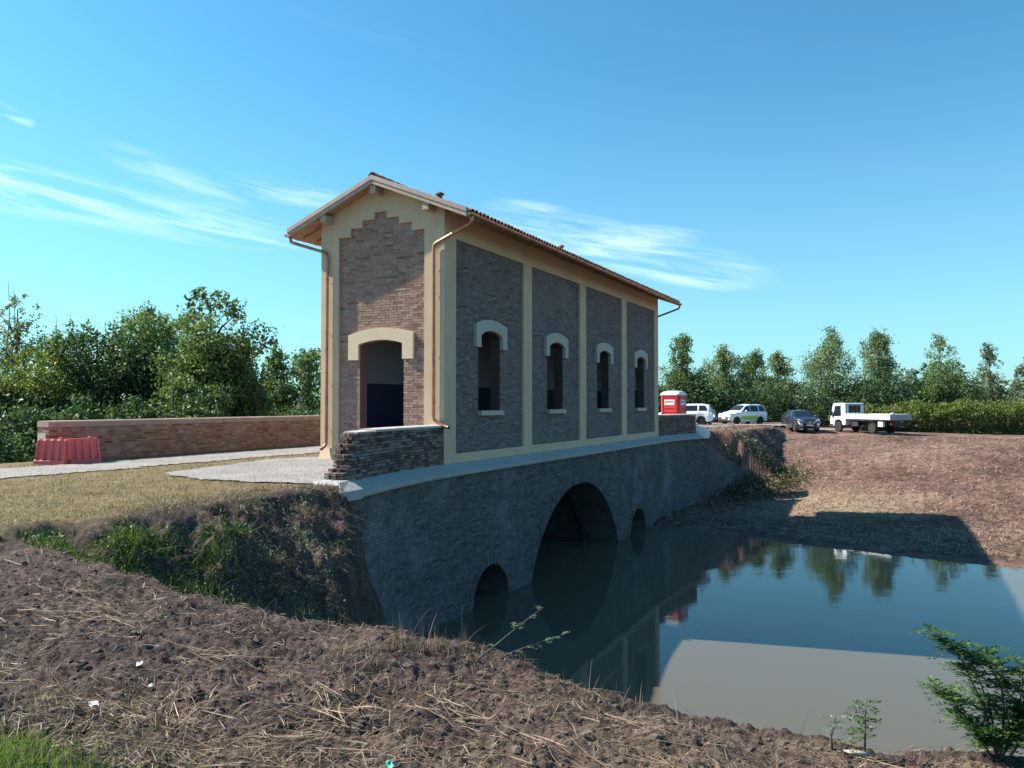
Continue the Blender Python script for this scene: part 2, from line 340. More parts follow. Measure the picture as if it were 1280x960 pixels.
def np_mesh(name, V, F, mat, parent=None, attr=None, kind=None, smooth=False):
    V = np.ascontiguousarray(V, np.float32); F = np.ascontiguousarray(F, np.int32)
    me = bpy.data.meshes.new(name); n, k = F.shape
    me.vertices.add(len(V)); me.vertices.foreach_set('co', V.ravel())
    me.loops.add(n * k); me.loops.foreach_set('vertex_index', F.ravel())
    me.polygons.add(n); me.polygons.foreach_set('loop_start', np.arange(0, n * k, k, dtype=np.int32))
    if attr:
        for an, (tp, data) in attr.items():
            a = me.attributes.new(an, tp, 'POINT')
            a.data.foreach_set('value' if tp == 'FLOAT' else 'color', np.ascontiguousarray(data, np.float32).ravel())
    me.update(calc_edges=True)
    return link(name, me, mat, parent, smooth, kind)

# ================================================================== terrain
def seg_dist(x, y, pl):
    d = np.full(x.shape, 1e9)
    for (ax, ay), (bx, by) in zip(pl[:-1], pl[1:]):
        ex, ey = bx - ax, by - ay; t = np.clip(((x - ax) * ex + (y - ay) * ey) / (ex * ex + ey * ey), 0, 1)
        d = np.minimum(d, np.hypot(x - ax - t * ex, y - ay - t * ey))
    return d
def inside(x, y, pg):
    c = np.zeros(x.shape, bool); n = len(pg)
    for i in range(n):
        (ax, ay), (bx, by) = pg[i], pg[(i + 1) % n]
        if ay == by: continue
        c ^= ((ay > y) != (by > y)) & (x < (bx - ax) * (y - ay) / (by - ay) + ax)
    return c
CREST = [l2w(-5.35, -0.72), (-3.30, 15.2), (-2.80, 13.0), (-2.30, 10.6), (-1.90, 8.7), (-1.45, 7.2), (-0.95, 6.75),
         (-0.5, 6.6), (0.25, 5.95), (0.9, 5.5), (1.8, 5.1), (2.5, 4.95), (3.4, 5.0), (5.0, 4.9), (8, 3.6), (14, -1), (34, -16)]
HBACK = [(-6.9, 10.2), (-6.1, 11.0), (-5.0, 11.9), (-4.55, 13.4), (-4.1, 14.6), (-3.45, 15.5)]       # upper edge of the hollow
HFRONT = [(-6.9, 10.0), (-5.9, 9.3), (-4.4, 8.3), (-2.9, 7.25), (-1.6, 6.6), (-0.9, 6.6), (0.5, 6.1)]           # the near rim of the hollow
HOLLOW = HBACK + [(-2.2, 15.9), (-0.6, 12.5), (0.4, 8.5)] + HFRONT[::-1]
def hollow_w(x, y):
    n_ = 0.30 * fbm(x + 5, y, 0.9, 3)
    return sst(seg_dist(x, y, HBACK) + n_, -0.1, 3.3) * sst(seg_dist(x, y, HFRONT) + n_ * .6, 0.0, 1.5) * np.where(inside(x, y, HOLLOW), 1.0, 0.0)
WING_N = [l2w(s, float(cwing(s)) + 0.12) for s in (-5.35, -4, -3, -2, -1, 0.0)]
WING_F = [l2w(s, float(cwing(s)) + 0.12) for s in (LEN, LEN + 1, LEN + 2, LEN + 3, LEN + 4, LEN + 5)]
BASIN = CREST + [(120, -16), (120, 160), l2w(90, 70), l2w(LEN + 5, 70)] + WING_F[::-1] + [l2w(LEN - 0.2, 4.0), l2w(0.2, 4.0)] + WING_N[::-1]
FARW = [l2w(18.0, -0.2), (7.4, 36.9), (9.0, 34.4), (11.6, 31.9), (14.4, 29.6), (17.8, 27.0), (26, 20.2), (60, -8)]
FARP = FARW + [(120, -8), (120, 160), l2w(120, 40), l2w(18, 40)]
def ground(x, y, detail=True):
    x = np.asarray(x, float); y = np.asarray(y, float); s, v = w2l(x, y); r = np.hypot(x, y)
    fg = 1 - sst(y, 8, 13)
    G = (-0.36 * sst(x, -5, 0.5) - 0.055 * np.clip(x, 0, 4)) * fg
    G = G - 0.037 * np.clip(x - 18, 0, 18) * sst(y, 36, 50)
    G = G - 0.9 * sst(v, 10.4, 15) * sst(s, -14, -4) - 0.55 * sst(-x - 0.9 * y, -4, 12) * 0   # falls away behind the far parapet
    hol = hollow_w(x, y)
    G = G + 0.13 * np.exp(-((x + 0.7) / 1.1) ** 2 - ((y - 6.25) / 0.55) ** 2)
    drape = np.where(inside(x, y, HOLLOW), 1.0, 0.0) * sst(seg_dist(x, y, HBACK), 0, .35)
    G = G - 1.75 * hol - (0.16 * drape if detail else 0)
    soft = np.clip(r / 6.0, 0.6, 1.3) * (1 - .6 * sst(y, 7, 9) * (1 - sst(y, 17, 19)))
    dn = seg_dist(x, y, CREST) + ((0.28 * fbm(x, y, 0.8, 4) * soft + 0.12 * sst(y, 8, 9) * (1 - sst(y, 16, 18)) * fbm(x, y, 2.6, 3)) if detail else 0)
    inn = inside(x, y, BASIN)
    d = np.where(inn, dn, -dn)
    rise = np.clip(d, 0, None)
    stp_ = 1.2 + 2.4 * sst(y, 7.2, 9)
    drop = stp_ * (np.sqrt(rise ** 2 + 0.25 ** 2) - 0.25)
    near = G - np.where(inn, drop, 0) - 0.10 * sst(d, -0.9, 0.1) * (1 - sst(y, 9, 12))
    df = seg_dist(x, y, FARW); df = np.where(inside(x, y, FARP), df, -df) + (0.5 * fbm(x, y, 0.22, 3) if detail else 0)
    fz = WATER + np.interp(df, [-6, 0, 1, 6, 9, 13, 18, 24, 33], [-0.9, -0.02, 0.10, 0.28, 0.65, 1.55, 2.7, 3.5, 4.05])
    cap = -0.05 - 0.037 * np.clip(x - 18, 0, 18); k = 0.35
    fz = -k * np.logaddexp(-fz / k, -cap / k)
    de = np.clip(-v - 1.35 - 0.06 * np.clip(s - 25, 0, 30), 0, None) + (0.35 * fbm(x, y, 0.5, 3) * sst(-v, 1.2, 2.0) if detail else 0)
    ez = -0.05 - 1.05 * np.clip(de, 0, None); cw_ = cwing(s)
    wtop = np.interp(s, [LEN + 4.8, LEN + 6, LEN + 9], [-0.30, -0.75, -2.3])
    ez = np.where(s < LEN + 9.2, np.where(v > cw_ - 0.12, np.minimum(ez, wtop + 0.02 + 1.3 * np.clip(v - cw_, 0, None)), -9.0), ez)
    ez = np.where(s > LEN + 4.7, ez, -9.0)
    basin = np.maximum(np.maximum(near, np.where(df > -8, fz, -9)), ez)
    z = np.where(inn, np.maximum(basin, WATER - 0.8), near)
    under = (s > 0.15) & (s < LEN - 0.15) & (v > -0.25) & (v < 4.0)
    z = np.where(under, WATER - 0.8, z)
    if detail:
        flat = road_w(x, y)
        soil = np.where((y < 9.6) | inn, 1.0, 0.35) * (1 - flat)
        A = np.clip(1.2 - r / 90, 0.25, 1)
        z = z + soil * A * (0.07 * fbm(x, y, 1.7, 5, 0.58) + 0.05 * np.abs(fbm(x + 40, y, 8.0, 3)) * (r < 25) + np.where(r < 9, 0.018 * fbm(x, y + 7, 24.0, 2), 0))
        z = z + drape * (0.20 * fbm(x, y + 11, 1.5, 4, .6) + .12 * np.abs(fbm(x - 3, y, 3.4, 3)))
        steep = np.where(inn, sst(d, 0.1, 0.8), 0)
        z = z + steep * np.where(z > WATER + 0.15, 1, 0) * (y < 20) * 0.16 * fbm(x, y - 31, 2.3, 4)
    return z
def road_w(x, y):
    s, v = w2l(x, y)
    return np.maximum(sst(v, 3.6, 4.6) * (1 - sst(v, 9.6, 10.4)) * (s > -60), np.where((s > -6) & (s < 1) & (v > -0.9) & (v < 5), 1.0, 0.0))

# camera-independent in shape, only finer where it is near
th = np.concatenate([np.linspace(-180, -46, 40, endpoint=False), np.linspace(-46, 42, 500, endpoint=False), np.linspace(42, 180, 40, endpoint=False)])
th = np.radians(90 - th)
rr = [0.6]
while rr[-1] < 3000:
    q = rr[-1]
    rr.append(q + (0.013 + 0.0034 * q if q < 11 else 0.018 + 0.0042 * q if q < 26 else (0.0075 * q if q < 60 else 0.03 * q if q < 300 else 0.15 * q)))
rr = np.array(rr); nr, nt_ = len(rr), len(th)
X = (rr[:, None] * np.cos(th)[None, :]).ravel(); Y = (rr[:, None] * np.sin(th)[None, :]).ravel()
Zt = ground(X, Y)
Zt = np.where(np.hypot(X, Y) > 200, np.maximum(Zt, -0.6) * 0 - 0.6, Zt)
i = np.arange(nr - 1)[:, None] * nt_; j = np.arange(nt_)[None, :]; j2 = (j + 1) % nt_
F = np.stack([i + j, i + nt_ + j, i + nt_ + j2, i + j2], -1).reshape(-1, 4)
V = np.stack([X, Y, Zt], 1)
V = np.vstack([V, [[0, 0, float(ground(np.array([0.0]), np.array([0.0]))[0])]]])
S_, V_ = w2l(V[:, 0], V[:, 1]); x, y, z = V[:, 0], V[:, 1], V[:, 2]
inn = inside(x, y, BASIN); nz = fbm(x, y, 0.5, 4)
grass = sst(y + 1.0 * nz + 0.25 * (x + 6), 8.9, 10.0) * (~inn) * (1 - sst(np.where(inside(x, y, HOLLOW), seg_dist(x, y, HBACK), 0) + .3 * nz, .05, .4)) * (1 - .9 * sst(.85 - seg_dist(x, y, HBACK[2:]) + .9 * nz, 0, .5)) * (1 - sst(y, 60, 80) * 0.4)
green = sst(-(y - 4.05) - 0.7 * (x + 1.95) + 0.5 * nz, 0.0, 0.35) * (x < 0.2) * (y < 6)
fard = seg_dist(x, y, FARW) * np.where(inside(x, y, FARP), 1, -1)
farm = inn * sst(y, 20, 27) * sst(fard, -1, 0.5)
sand = farm * np.clip(1.25 - np.hypot((x - 15.6) / 4.2, (y - 39.8) / 3.6) + 0.6 * nz, 0, 1) * 0.9
pale = 0.42 * (~inn) * (y < 8) * sst(0.9 * x - 0.75 * y + 5.0 + 1.6 * nz, 0.2, 2.2) * np.clip(0.75 + 1.2 * fbm(x, y, 1.6, 3), 0, 1)
sand = np.maximum(sand, pale)
mask = np.stack([np.clip(grass, 0, 1), np.clip(np.maximum(sand, 0), 0, 1), np.clip(green, 0, 1), np.clip(farm, 0, 1)], 1)
m, ns, ls, p = mk('ground')
at = nd(ns, 'ShaderNodeAttribute', attribute_name='mask'); sp = nd(ns, 'ShaderNodeSeparateColor'); ls.new(at.outputs['Color'], sp.inputs[0])
g = nd(ns, 'ShaderNodeNewGeometry'); pos = g.outputs['Position']
a1 = noise_node(ns, ls, 1.3, 6, 0.7, pos); a2 = noise_node(ns, ls, 14, 6, 0.75, pos); a3 = noise_node(ns, ls, 70, 4, 0.7, pos)
soil = ramp_node(ns, [(0.3, (0.052, 0.037, 0.032)), (0.5, (0.118, 0.086, 0.074)), (0.68, (0.21, 0.160, 0.138))]); ls.new(a2.outputs['Fac'], soil.inputs[0])
var = ramp_node(ns, [(0.32, (0.48, 0.46, 0.47)), (0.5, (0.95, 0.93, 0.93)), (0.68, (1.45, 1.35, 1.3))]); ls.new(a1.outputs['Fac'], var.inputs[0])
fine = ramp_node(ns, [(0.3, (0.6, 0.6, 0.6)), (0.72, (1.4, 1.4, 1.4))]); ls.new(a3.outputs['Fac'], fine.inputs[0])
c = mixrgb(ns, ls, 1.0, soil.outputs[0], var.outputs[0], 'MULTIPLY')
f1 = noise_node(ns, ls, 3.2, 8, 0.8, pos)
fs = ramp_node(ns, [(0.3, (0.09, 0.06, 0.05)), (0.5, (0.19, 0.128, 0.104)), (0.7, (0.30, 0.21, 0.17))]); ls.new(f1.outputs['Fac'], fs.inputs[0])
fsv = mixrgb(ns, ls, 1.0, fs.outputs[0], var.outputs[0], 'MULTIPLY')
lo = noise_node(ns, ls, 0.16, 4, 0.6, pos); lr = ramp_node(ns, [(0.36, (0.62, 0.52, 0.50)), (0.48, (1.0, 0.92, 0.90)), (0.56, (1.15, 1.1, 1.05)), (0.68, (1.5, 1.5, 1.4))]); ls.new(lo.outputs['Fac'], lr.inputs[0])
fsv = mixrgb(ns, ls, 1.0, fsv, lr.outputs[0], 'MULTIPLY')
c = mixrgb(ns, ls, at.outputs['Alpha'], c, fsv)
gs = ramp_node(ns, [(0.3, (0.16, 0.115, 0.06)), (0.5, (0.25, 0.19, 0.105)), (0.7, (0.34, 0.265, 0.155))]); ls.new(a2.outputs['Fac'], gs.inputs[0])
c = mixrgb(ns, ls, sp.outputs[0], c, mixrgb(ns, ls, 0.6, gs.outputs[0], mixrgb(ns, ls, 1.0, gs.outputs[0], var.outputs[0], 'MULTIPLY')))
c = mixrgb(ns, ls, sp.outputs[1], c, (0.34, 0.25, 0.165))
c = mixrgb(ns, ls, sp.outputs[2], c, (0.06, 0.085, 0.025))
c = mixrgb(ns, ls, 1.0, c, fine.outputs[0], 'MULTIPLY')
ls.new(c, p.inputs['Base Color']); p.inputs['Roughness'].default_value = 0.95; p.inputs['Specular IOR Level'].default_value = 0.2
b = ns.new('ShaderNodeBump'); b.inputs['Strength'].default_value = 0.9; b.inputs['Distance'].default_value = 0.03
ls.new(a3.outputs['Fac'], b.inputs['Height']); b2 = ns.new('ShaderNodeBump'); b2.inputs['Strength'].default_value = 0.8; b2.inputs['Distance'].default_value = 0.08
ls.new(a2.outputs['Fac'], b2.inputs['Height']); ls.new(b2.outputs[0], b.inputs['Normal']); ls.new(b.outputs[0], p.inputs['Normal'])
M['ground'] = m
o = np_mesh('ground', V, F, 'ground', attr={'mask': ('FLOAT_COLOR', mask)}, smooth=True)
tag(o, 'bare brown earth banks and dry grass around the canal', kind='structure')

# ------------------------------------------------------------------ water
m, ns, ls, p = mk('water')
p.inputs['Base Color'].default_value = (0.108, 0.094, 0.066, 1); p.inputs['Roughness'].default_value = 0.03; p.inputs['IOR'].default_value = 1.33
g = nd(ns, 'ShaderNodeNewGeometry'); mp = nd(ns, 'ShaderNodeMapping'); ls.new(g.outputs['Position'], mp.inputs['Vector'])
mp.inputs['Scale'].default_value = (1.0, 1.6, 1.0)
w1 = noise_node(ns, ls, 0.55, 2, 0.5, mp.outputs[0]); w2 = noise_node(ns, ls, 5.0, 3, 0.6, mp.outputs[0])
b = ns.new('ShaderNodeBump'); b.inputs['Strength'].default_value = 0.14; b.inputs['Distance'].default_value = 0.03; ls.new(w1.outputs['Fac'], b.inputs['Height'])
b2 = ns.new('ShaderNodeBump'); b2.inputs['Strength'].default_value = 0.14; b2.inputs['Distance'].default_value = 0.005; ls.new(w2.outputs['Fac'], b2.inputs['Height'])
ls.new(b.outputs[0], b2.inputs['Normal']); ls.new(b2.outputs[0], p.inputs['Normal'])
M['water'] = m
mb = MB(); pg = [(-7.5, 3), (1, 2.5), (20, -14), (70, -16), (70, 2), (26, 24), (12, 36), l2w(LEN + 1, -2.5), l2w(LEN, 4.3), l2w(0, 4.3), l2w(-1.5, -0.1), l2w(-4.5, -0.7), (-5.6, 14.5)]
mb.add([(a, b_, WATER) for a, b_ in pg], [tuple(range(len(pg)))])
tag(mb.build('water', 'water'), 'still murky canal water reflecting the sky', kind='structure')

# ------------------------------------------------------------------ gravel surfaces
m, ns, ls, p = mk('gravel')
g = nd(ns, 'ShaderNodeNewGeometry'); pos = g.outputs['Position']
vo = nd(ns, 'ShaderNodeTexVoronoi'); vo.inputs['Scale'].default_value = 38; ls.new(pos, vo.inputs['Vector'])
rc = ramp_node(ns, [(0.0, (0.15, 0.135, 0.125)), (0.5, (0.28, 0.255, 0.24)), (1.0, (0.40, 0.375, 0.355))])
spc = nd(ns, 'ShaderNodeSeparateColor'); ls.new(vo.outputs['Color'], spc.inputs[0]); ls.new(spc.outputs[0], rc.inputs[0])
n1_ = noise_node(ns, ls, 0.7, 6, 0.7, pos); vr = ramp_node(ns, [(0.3, (0.75, 0.74, 0.72)), (0.7, (1.15, 1.15, 1.15))]); ls.new(n1_.outputs['Fac'], vr.inputs[0])
ls.new(mixrgb(ns, ls, 1.0, rc.outputs[0], vr.outputs[0], 'MULTIPLY'), p.inputs['Base Color']); p.inputs['Roughness'].default_value = 0.9
b = ns.new('ShaderNodeBump'); b.inputs['Strength'].default_value = 0.8; b.inputs['Distance'].default_value = 0.03; ls.new(vo.outputs['Distance'], b.inputs['Height']); b.invert = True
ls.new(b.outputs[0], p.inputs['Normal'])
M['gravel'] = m
def sheet(name, label, poly, cell, rag=0.15, lift=0.02, mat='gravel'):
    xs = np.array([q[0] for q in poly]); ys = np.array([q[1] for q in poly])
    gx = np.arange(xs.min() - 0.4, xs.max() + 0.4, cell); gy = np.arange(ys.min() - 0.4, ys.max() + 0.4, cell)
    XX, YY = np.meshgrid(gx, gy, indexing='ij'); ny = len(gy)
    cx, cy = XX[:-1, :-1] + cell / 2, YY[:-1, :-1] + cell / 2
    ed = seg_dist(cx, cy, poly + [poly[0]]); ins = inside(cx, cy, poly)
    keep = np.where(ins, ed, -ed) + rag * 2 * fbm(cx, cy, 1.1, 4) > 0
    a, b_ = np.nonzero(keep); q = a * ny + b_
    Fq = np.stack([q, q + ny, q + ny + 1, q + 1], 1)
    used, inv = np.unique(Fq, return_inverse=True); Fq = inv.reshape(Fq.shape)
    px, py = XX.ravel()[used], YY.ravel()[used]
    pz = ground(px, py) + lift + 0.012 * fbm(px, py, 6, 2)
    ob = np_mesh(name, np.stack([px, py, pz], 1), Fq, mat, smooth=True)
    return tag(ob, label, kind='structure')
sheet('gravel_path', 'pale gravel path running past the brick building', [l2w(-45, 6.3), l2w(-9, 6.2), l2w(4, 6.1), l2w(30, 6.1), l2w(30, 8.9), l2w(4, 8.8), l2w(-9, 8.7), l2w(-45, 8.9)], 0.14, 0.14)
sheet('gravel_apron', 'pale gravel forecourt before the gable door', [(-7.9, 18.0), (-6.6, 16.7), (-4.9, 15.95), (-3.95, 15.75), l2w(-4.7, -0.1), l2w(0.1, 0.3), l2w(0.1, 3.9), l2w(1.5, 4.3), l2w(-0.5, 5.2)], 0.07, 0.10, lift=0.03)
sheet('dirt_track', 'pale dirt track in front of the parked cars', [(8.5, 49), (11.5, 50.5), (16, 57), (22, 60.8), (29, 62), (45, 62), (45, 64), (24, 63.5), (15.5, 63), (9, 60), (4, 50)], 0.35, 0.3, lift=0.05)

# ================================================================== brickwork
BH, BL, JO = 0.060, 0.250, 0.012
def courses(z0, z1): 
    n = max(1, int(round((z1 - z0) / (BH + JO)))); h = (z1 - z0) / n
    return [(z0 + k * h + JO / 2, z0 + (k + 1) * h - JO / 2) for k in range(n)]
def lay(z0, z1, spans, seed=1):
    """bricks of a running bond; spans(zmid) -> list of (a, b) intervals.  returns rows (a, b, z0, z1)"""
    rg = random.Random(seed); out = []
    for k, (a0, a1) in enumerate(courses(z0, z1)):
        for (sa, sb) in spans((a0 + a1) / 2):
            x = sa; first = True
            while x < sb - 0.02:
                l = BL * (0.5 if (first and k % 2) else (0.48 if rg.random() < 0.12 else 1)) * rg.uniform(0.94, 1.05)
                e = min(x + l, sb)
                if sb - e < 0.05: e = sb
                out.append((x, e, a0 + rg.uniform(-.002, .002), a1 + rg.uniform(-.002, .002))); x = e + JO; first = False
    return np.array(out)
def brick_mesh(name, B, fmap, mat, parent, front=0.0, depth=0.06, jit=0.006, miss=0.0, seed=3, kind='stuff', flip=False):
    g_ = np.random.default_rng(seed)
    if miss: B = B[g_.random(len(B)) > miss]
    n = len(B); d0 = front + np.abs(g_.normal(0, jit, n)) - jit; d1 = np.full(n, front + depth)
    P = []
    for dd, ins in ((d0, 0.004), (d1, 0.0)):
        for (sa, za) in ((0, 2), (1, 2), (1, 3), (0, 3)):
            s_ = B[:, sa] + (ins if sa == 0 else -ins) * 0.6 + g_.normal(0, .0015, n); z_ = B[:, za] + (ins if za == 2 else -ins) * 0.4
            P.append(np.stack(fmap(s_, dd, z_), 1))
    V = np.stack(P, 1).reshape(-1, 3)
    fq = np.array([(0, 1, 2, 3), (0, 4, 5, 1), (1, 5, 6, 2), (2, 6, 7, 3), (3, 7, 4, 0)])
    if flip: fq = fq[:, ::-1]
    F = (np.arange(n)[:, None, None] * 8 + fq[None]).reshape(-1, 4)
    rnd = np.repeat(np.clip(g_.beta(2.2, 2.2, n), 0, 1), 8)
    return np_mesh(name, V, F, mat, parent, attr={'rnd': ('FLOAT', rnd)}, kind=kind)
_ubm = {}
def brick_objects(B, place, mat, parent, seed=5):
    """single bricks as objects that share a few true-size meshes; place(a,b,z0,z1,rg) -> (loc, rotz, size)"""
    rg = random.Random(seed)
    for row in B:
        loc, rz, (dx, dy, dz) = place(*row, rg)
        qx, qy, qz = (max(.04, round(d / .06) * .06) for d in (dx, dy, dz)); key = (mat, qx, qy, qz)
        if key not in _ubm:
            me = bpy.data.meshes.new('brick'); u = MB().box(-qx / 2, qx / 2, -qy / 2, qy / 2, -qz / 2, qz / 2)
            me.from_pydata(u.v, [], [f[::-1] for f in u.f]); me.materials.append(M[mat]); _ubm[key] = me
            bm_ = __import__('bmesh').new(); bm_.from_mesh(me); __import__('bmesh').ops.recalc_face_normals(bm_, faces=bm_.faces); bm_.to_mesh(me); bm_.free()
        o = bpy.data.objects.new('brick', _ubm[key]); C.objects.link(o); o.parent = parent
        o.location = loc; o.rotation_euler = (rg.gauss(0, .003), rg.gauss(0, .003), rz); o.scale = (dx / qx, dy / qy, dz / qz)

def arch_pts(c, hw, zb, zs, zc, n=12):
    """outline of an opening: up the left jamb, over the segmental arch, down the right"""
    rise = zc - zs; Rr = (hw * hw + rise * rise) / (2 * rise); a0 = math.asin(min(1, hw / Rr))
    if rise > hw: a0 = math.pi - a0
    top = [(c + Rr * math.sin(-a0 + 2 * a0 * k / n), zc - Rr + Rr * math.cos(-a0 + 2 * a0 * k / n)) for k in range(n + 1)]
    return [(c - hw, zb)] + top + [(c + hw, zb)]
def arch_half(z, hw, zb, zs, zc):
    if z < zb or z > zc: return None
    if z <= zs: return hw
    rise = zc - zs; Rr = (hw * hw + rise * rise) / (2 * rise); q = z - (zc - Rr)
    return math.sqrt(max(0, Rr * Rr - q * q))
def holed(mb, a, b, z0, z1, op, f):
    """rectangle a..b x z0..z1 with one arched opening op=(c,hw,zb,zs,zc) as faces through f(s,z)"""
    c, hw, zb, zs, zc = op; pts = arch_pts(*op)
    q = lambda s0, s1, y0, y1: mb.add([f(s0, y0), f(s1, y0), f(s1, y1), f(s0, y1)], [(0, 1, 2, 3)])
    q(a, c - hw, z0, z1); q(c + hw, b, z0, z1)
    if zb > z0: q(c - hw, c + hw, z0, zb)
    top = pts[1:-1]
    for (s0, y0), (s1, y1) in zip(top[:-1], top[1:]):
        mb.add([f(s0, y0), f(s1, y1), f(s1, z1), f(s0, z1)], [(0, 1, 2, 3)])
def reveal(mb, op, f0, f1, bottom=True):
    pts = arch_pts(*op); n = len(pts)
    for k in range(n if bottom else n - 1):
        p_, q_ = pts[k], pts[(k + 1) % n]
        mb.add([f0(*p_), f0(*q_), f1(*q_), f1(*p_)], [(0, 1, 2, 3)])
def hood(name, c, hw, ow, zleg, zs, zc, zsh, ztop, f0, f1, mat, parent):
    """arched hood moulding: inner edge follows the opening, stepped ends hang down as legs"""
    inner = arch_pts(c, hw, zleg, zs, zc); outer = arch_pts(c, ow, zleg, zsh, ztop)
    mb = MB(); n = len(inner)
    vs = [f0(*p_) for p_ in inner] + [f0(*p_) for p_ in outer] + [f1(*p_) for p_ in inner] + [f1(*p_) for p_ in outer]
    fs = []
    for k in range(n - 1):
        fs += [(k, k + 1, n + k + 1, n + k), (2 * n + k, 3 * n + k, 3 * n + k + 1, 2 * n + k + 1), (k, 2 * n + k, 2 * n + k + 1, k + 1), (n + k, n + k + 1, 3 * n + k + 1, 3 * n + k)]
    fs += [(0, n, 3 * n, 2 * n), (n - 1, 3 * n - 1, 4 * n - 1, 2 * n - 1)]
    mb.add(vs, fs); return mb.build(name, mat, parent)

# ================================================================== the building
bld = thing('brick_pumping_house', 'tall narrow brick building with cream pilasters standing over the canal', 'building', (OX, OY, 0), ANG)
T = 0.40; REC = 0.075                                       # wall thickness, recess of the brick panels
ZB, ZF, ZT = 0.24, 6.04, 6.72                               # base band, underside of frieze, wall top
panels = [(0.62 + 4.86 * k, 0.62 + 4.86 * k + 4.22) for k in range(4)]
wins = [((a + b) / 2 - 0.06, 0.675, 1.39, 3.55, 3.71) for a, b in panels]
door = (2.05, 0.73, -0.02, 3.23, 3.34)
fs_ = lambda d: (lambda s, z: (s, d, z))                    # side wall (s, z) at depth d
fo_ = lambda d: (lambda s, z: (s, WID - d, z))              # opposite side
fg_ = lambda d: (lambda v, z: (d, v, z))                    # gable
ff_ = lambda d: (lambda v, z: (LEN - d, v, z))
# cream frame
def pil(name, mb): return mb.build(name, 'cream', bld)
pil('base_band', MB().box(0, LEN, 0, T, -0.06, ZB))
pil('frieze', MB().box(0, LEN, 0, T, ZF, ZT))
edges = [0.0] + [e for ab in panels for e in ab] + [LEN]
for k in range(0, len(edges), 2):
    pil('pilaster', MB().box(edges[k], edges[k + 1], 0, T, ZB, ZF))
pil('base_band', MB().box(0, LEN, WID - T, WID, -0.06, ZB)); pil('frieze', MB().box(0, LEN, WID - T, WID, ZF, ZT))
for k in range(0, len(edges), 2): pil('pilaster', MB().box(edges[k], edges[k + 1], WID - T, WID, ZB, ZF))
RIDGE_V = WID / 2; EAVE = 0.90; SL = 0.404; Z_E = 6.42      # underside of the roof boards at the eave edge
def zroof(v): return Z_E + SL * (EAVE + RIDGE_V - abs(v - RIDGE_V))
PV0, PV1 = 0.62, 3.48
for end in (0, 1):
    X0, X1 = (0.0, T) if end == 0 else (LEN - T, LEN)
    pil('pilaster', MB().box(X0, X1, T, PV0, -0.06, ZT) if end == 0 else MB().box(X0, X1, T, PV0, -0.06, ZT))
    pil('pilaster', MB().box(X0, X1, PV1, WID - T, -0.06, ZT))
    mb = MB()
    stp = [6.27, 6.50, 6.69, 6.88, 6.69, 6.50, 6.27]; w7 = (PV1 - PV0) / 7
    cols = [(PV0 + k * w7, PV0 + (k + 1) * w7, stp[k]) for k in range(7)] + [(T, PV0, ZT), (PV1, WID - T, ZT), (0.0, T, ZT), (WID - T, WID, ZT)]
    for (a, b, zz) in cols:
        cuts = [a, b] if not (a < RIDGE_V < b) else [a, RIDGE_V, b]
        for p0, p1 in zip(cuts[:-1], cuts[1:]):
            za, zb_ = zroof(p0) - 0.003, zroof(p1) - 0.003
            mb.hexa([(X0, p0, zz), (X0, p1, zz), (X0, p1, zb_), (X0, p0, za)], [(X1, p0, zz), (X1, p1, zz), (X1, p1, zb_), (X1, p0, za)])
    pil('gable_top', mb)
# low flared plinth at the left gable pilaster
pil('plinth', MB().hexa([(-0.16, PV1 + 0.02, -0.03), (-0.16, WID - 0.03, -0.03), (-0.002, WID - 0.03, -0.03), (-0.002, PV1 + 0.02, -0.03)],
                        [(-0.03, PV1 + 0.06, 0.34), (-0.03, WID - 0.06, 0.34), (-0.002, WID - 0.06, 0.34), (-0.002, PV1 + 0.06, 0.34)]))
# side panels
wall_m = MB(); rect_q = lambda mb, a, b, z0, z1, f: mb.add([f(a, z0), f(b, z0), f(b, z1), f(a, z1)], [(0, 1, 2, 3)])
for k, ((a, b), op) in enumerate(zip(panels, wins)):
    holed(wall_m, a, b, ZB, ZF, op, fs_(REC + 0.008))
    if k == 3: holed(wall_m, a, b, ZB, ZF, op, fo_(REC + 0.008))
    else: rect_q(wall_m, a, b, ZB, ZF, fo_(REC + 0.008))  # middle opposite windows left out to darken the interior
    rv = MB(); reveal(rv, op, fs_(REC), fs_(T)); rv.build('window_reveal', 'brick_side_shaded', bld)
    if k == 3: rv = MB(); reveal(rv, op, fo_(REC), fo_(T)); rv.build('window_reveal', 'brick_side_shaded', bld)
wall_m.build('mortar_bed', 'mortar_side_shaded', bld)['kind'] = 'stuff'
for (a, b), op in zip(panels, wins):
    def spans(z, a=a, b=b, op=op):
        h = arch_half(z, *op[1:])
        return [(a + .004, b - .004)] if h is None else [(a + .004, op[0] - h), (op[0] + h, b - .004)]
    brick_mesh('brick_panel', lay(ZB, ZF, spans, int(a * 10)), lambda s, d, z: (s, d, z), 'brick_side_shaded', bld, REC, 0.03, 0.005, miss=0.012, seed=int(a * 7) + 1)
    hood('window_hood', op[0], op[1], 0.965, 3.20, op[3], op[4], 3.86, 4.03, fs_(-0.035), fs_(REC + 0.01), 'hood_pale', bld)
    MB().box(op[0] - 0.70, op[0] + 0.70, -0.06, T - 0.1, 1.25, 1.388).build('window_sill', 'hood_pale', bld)
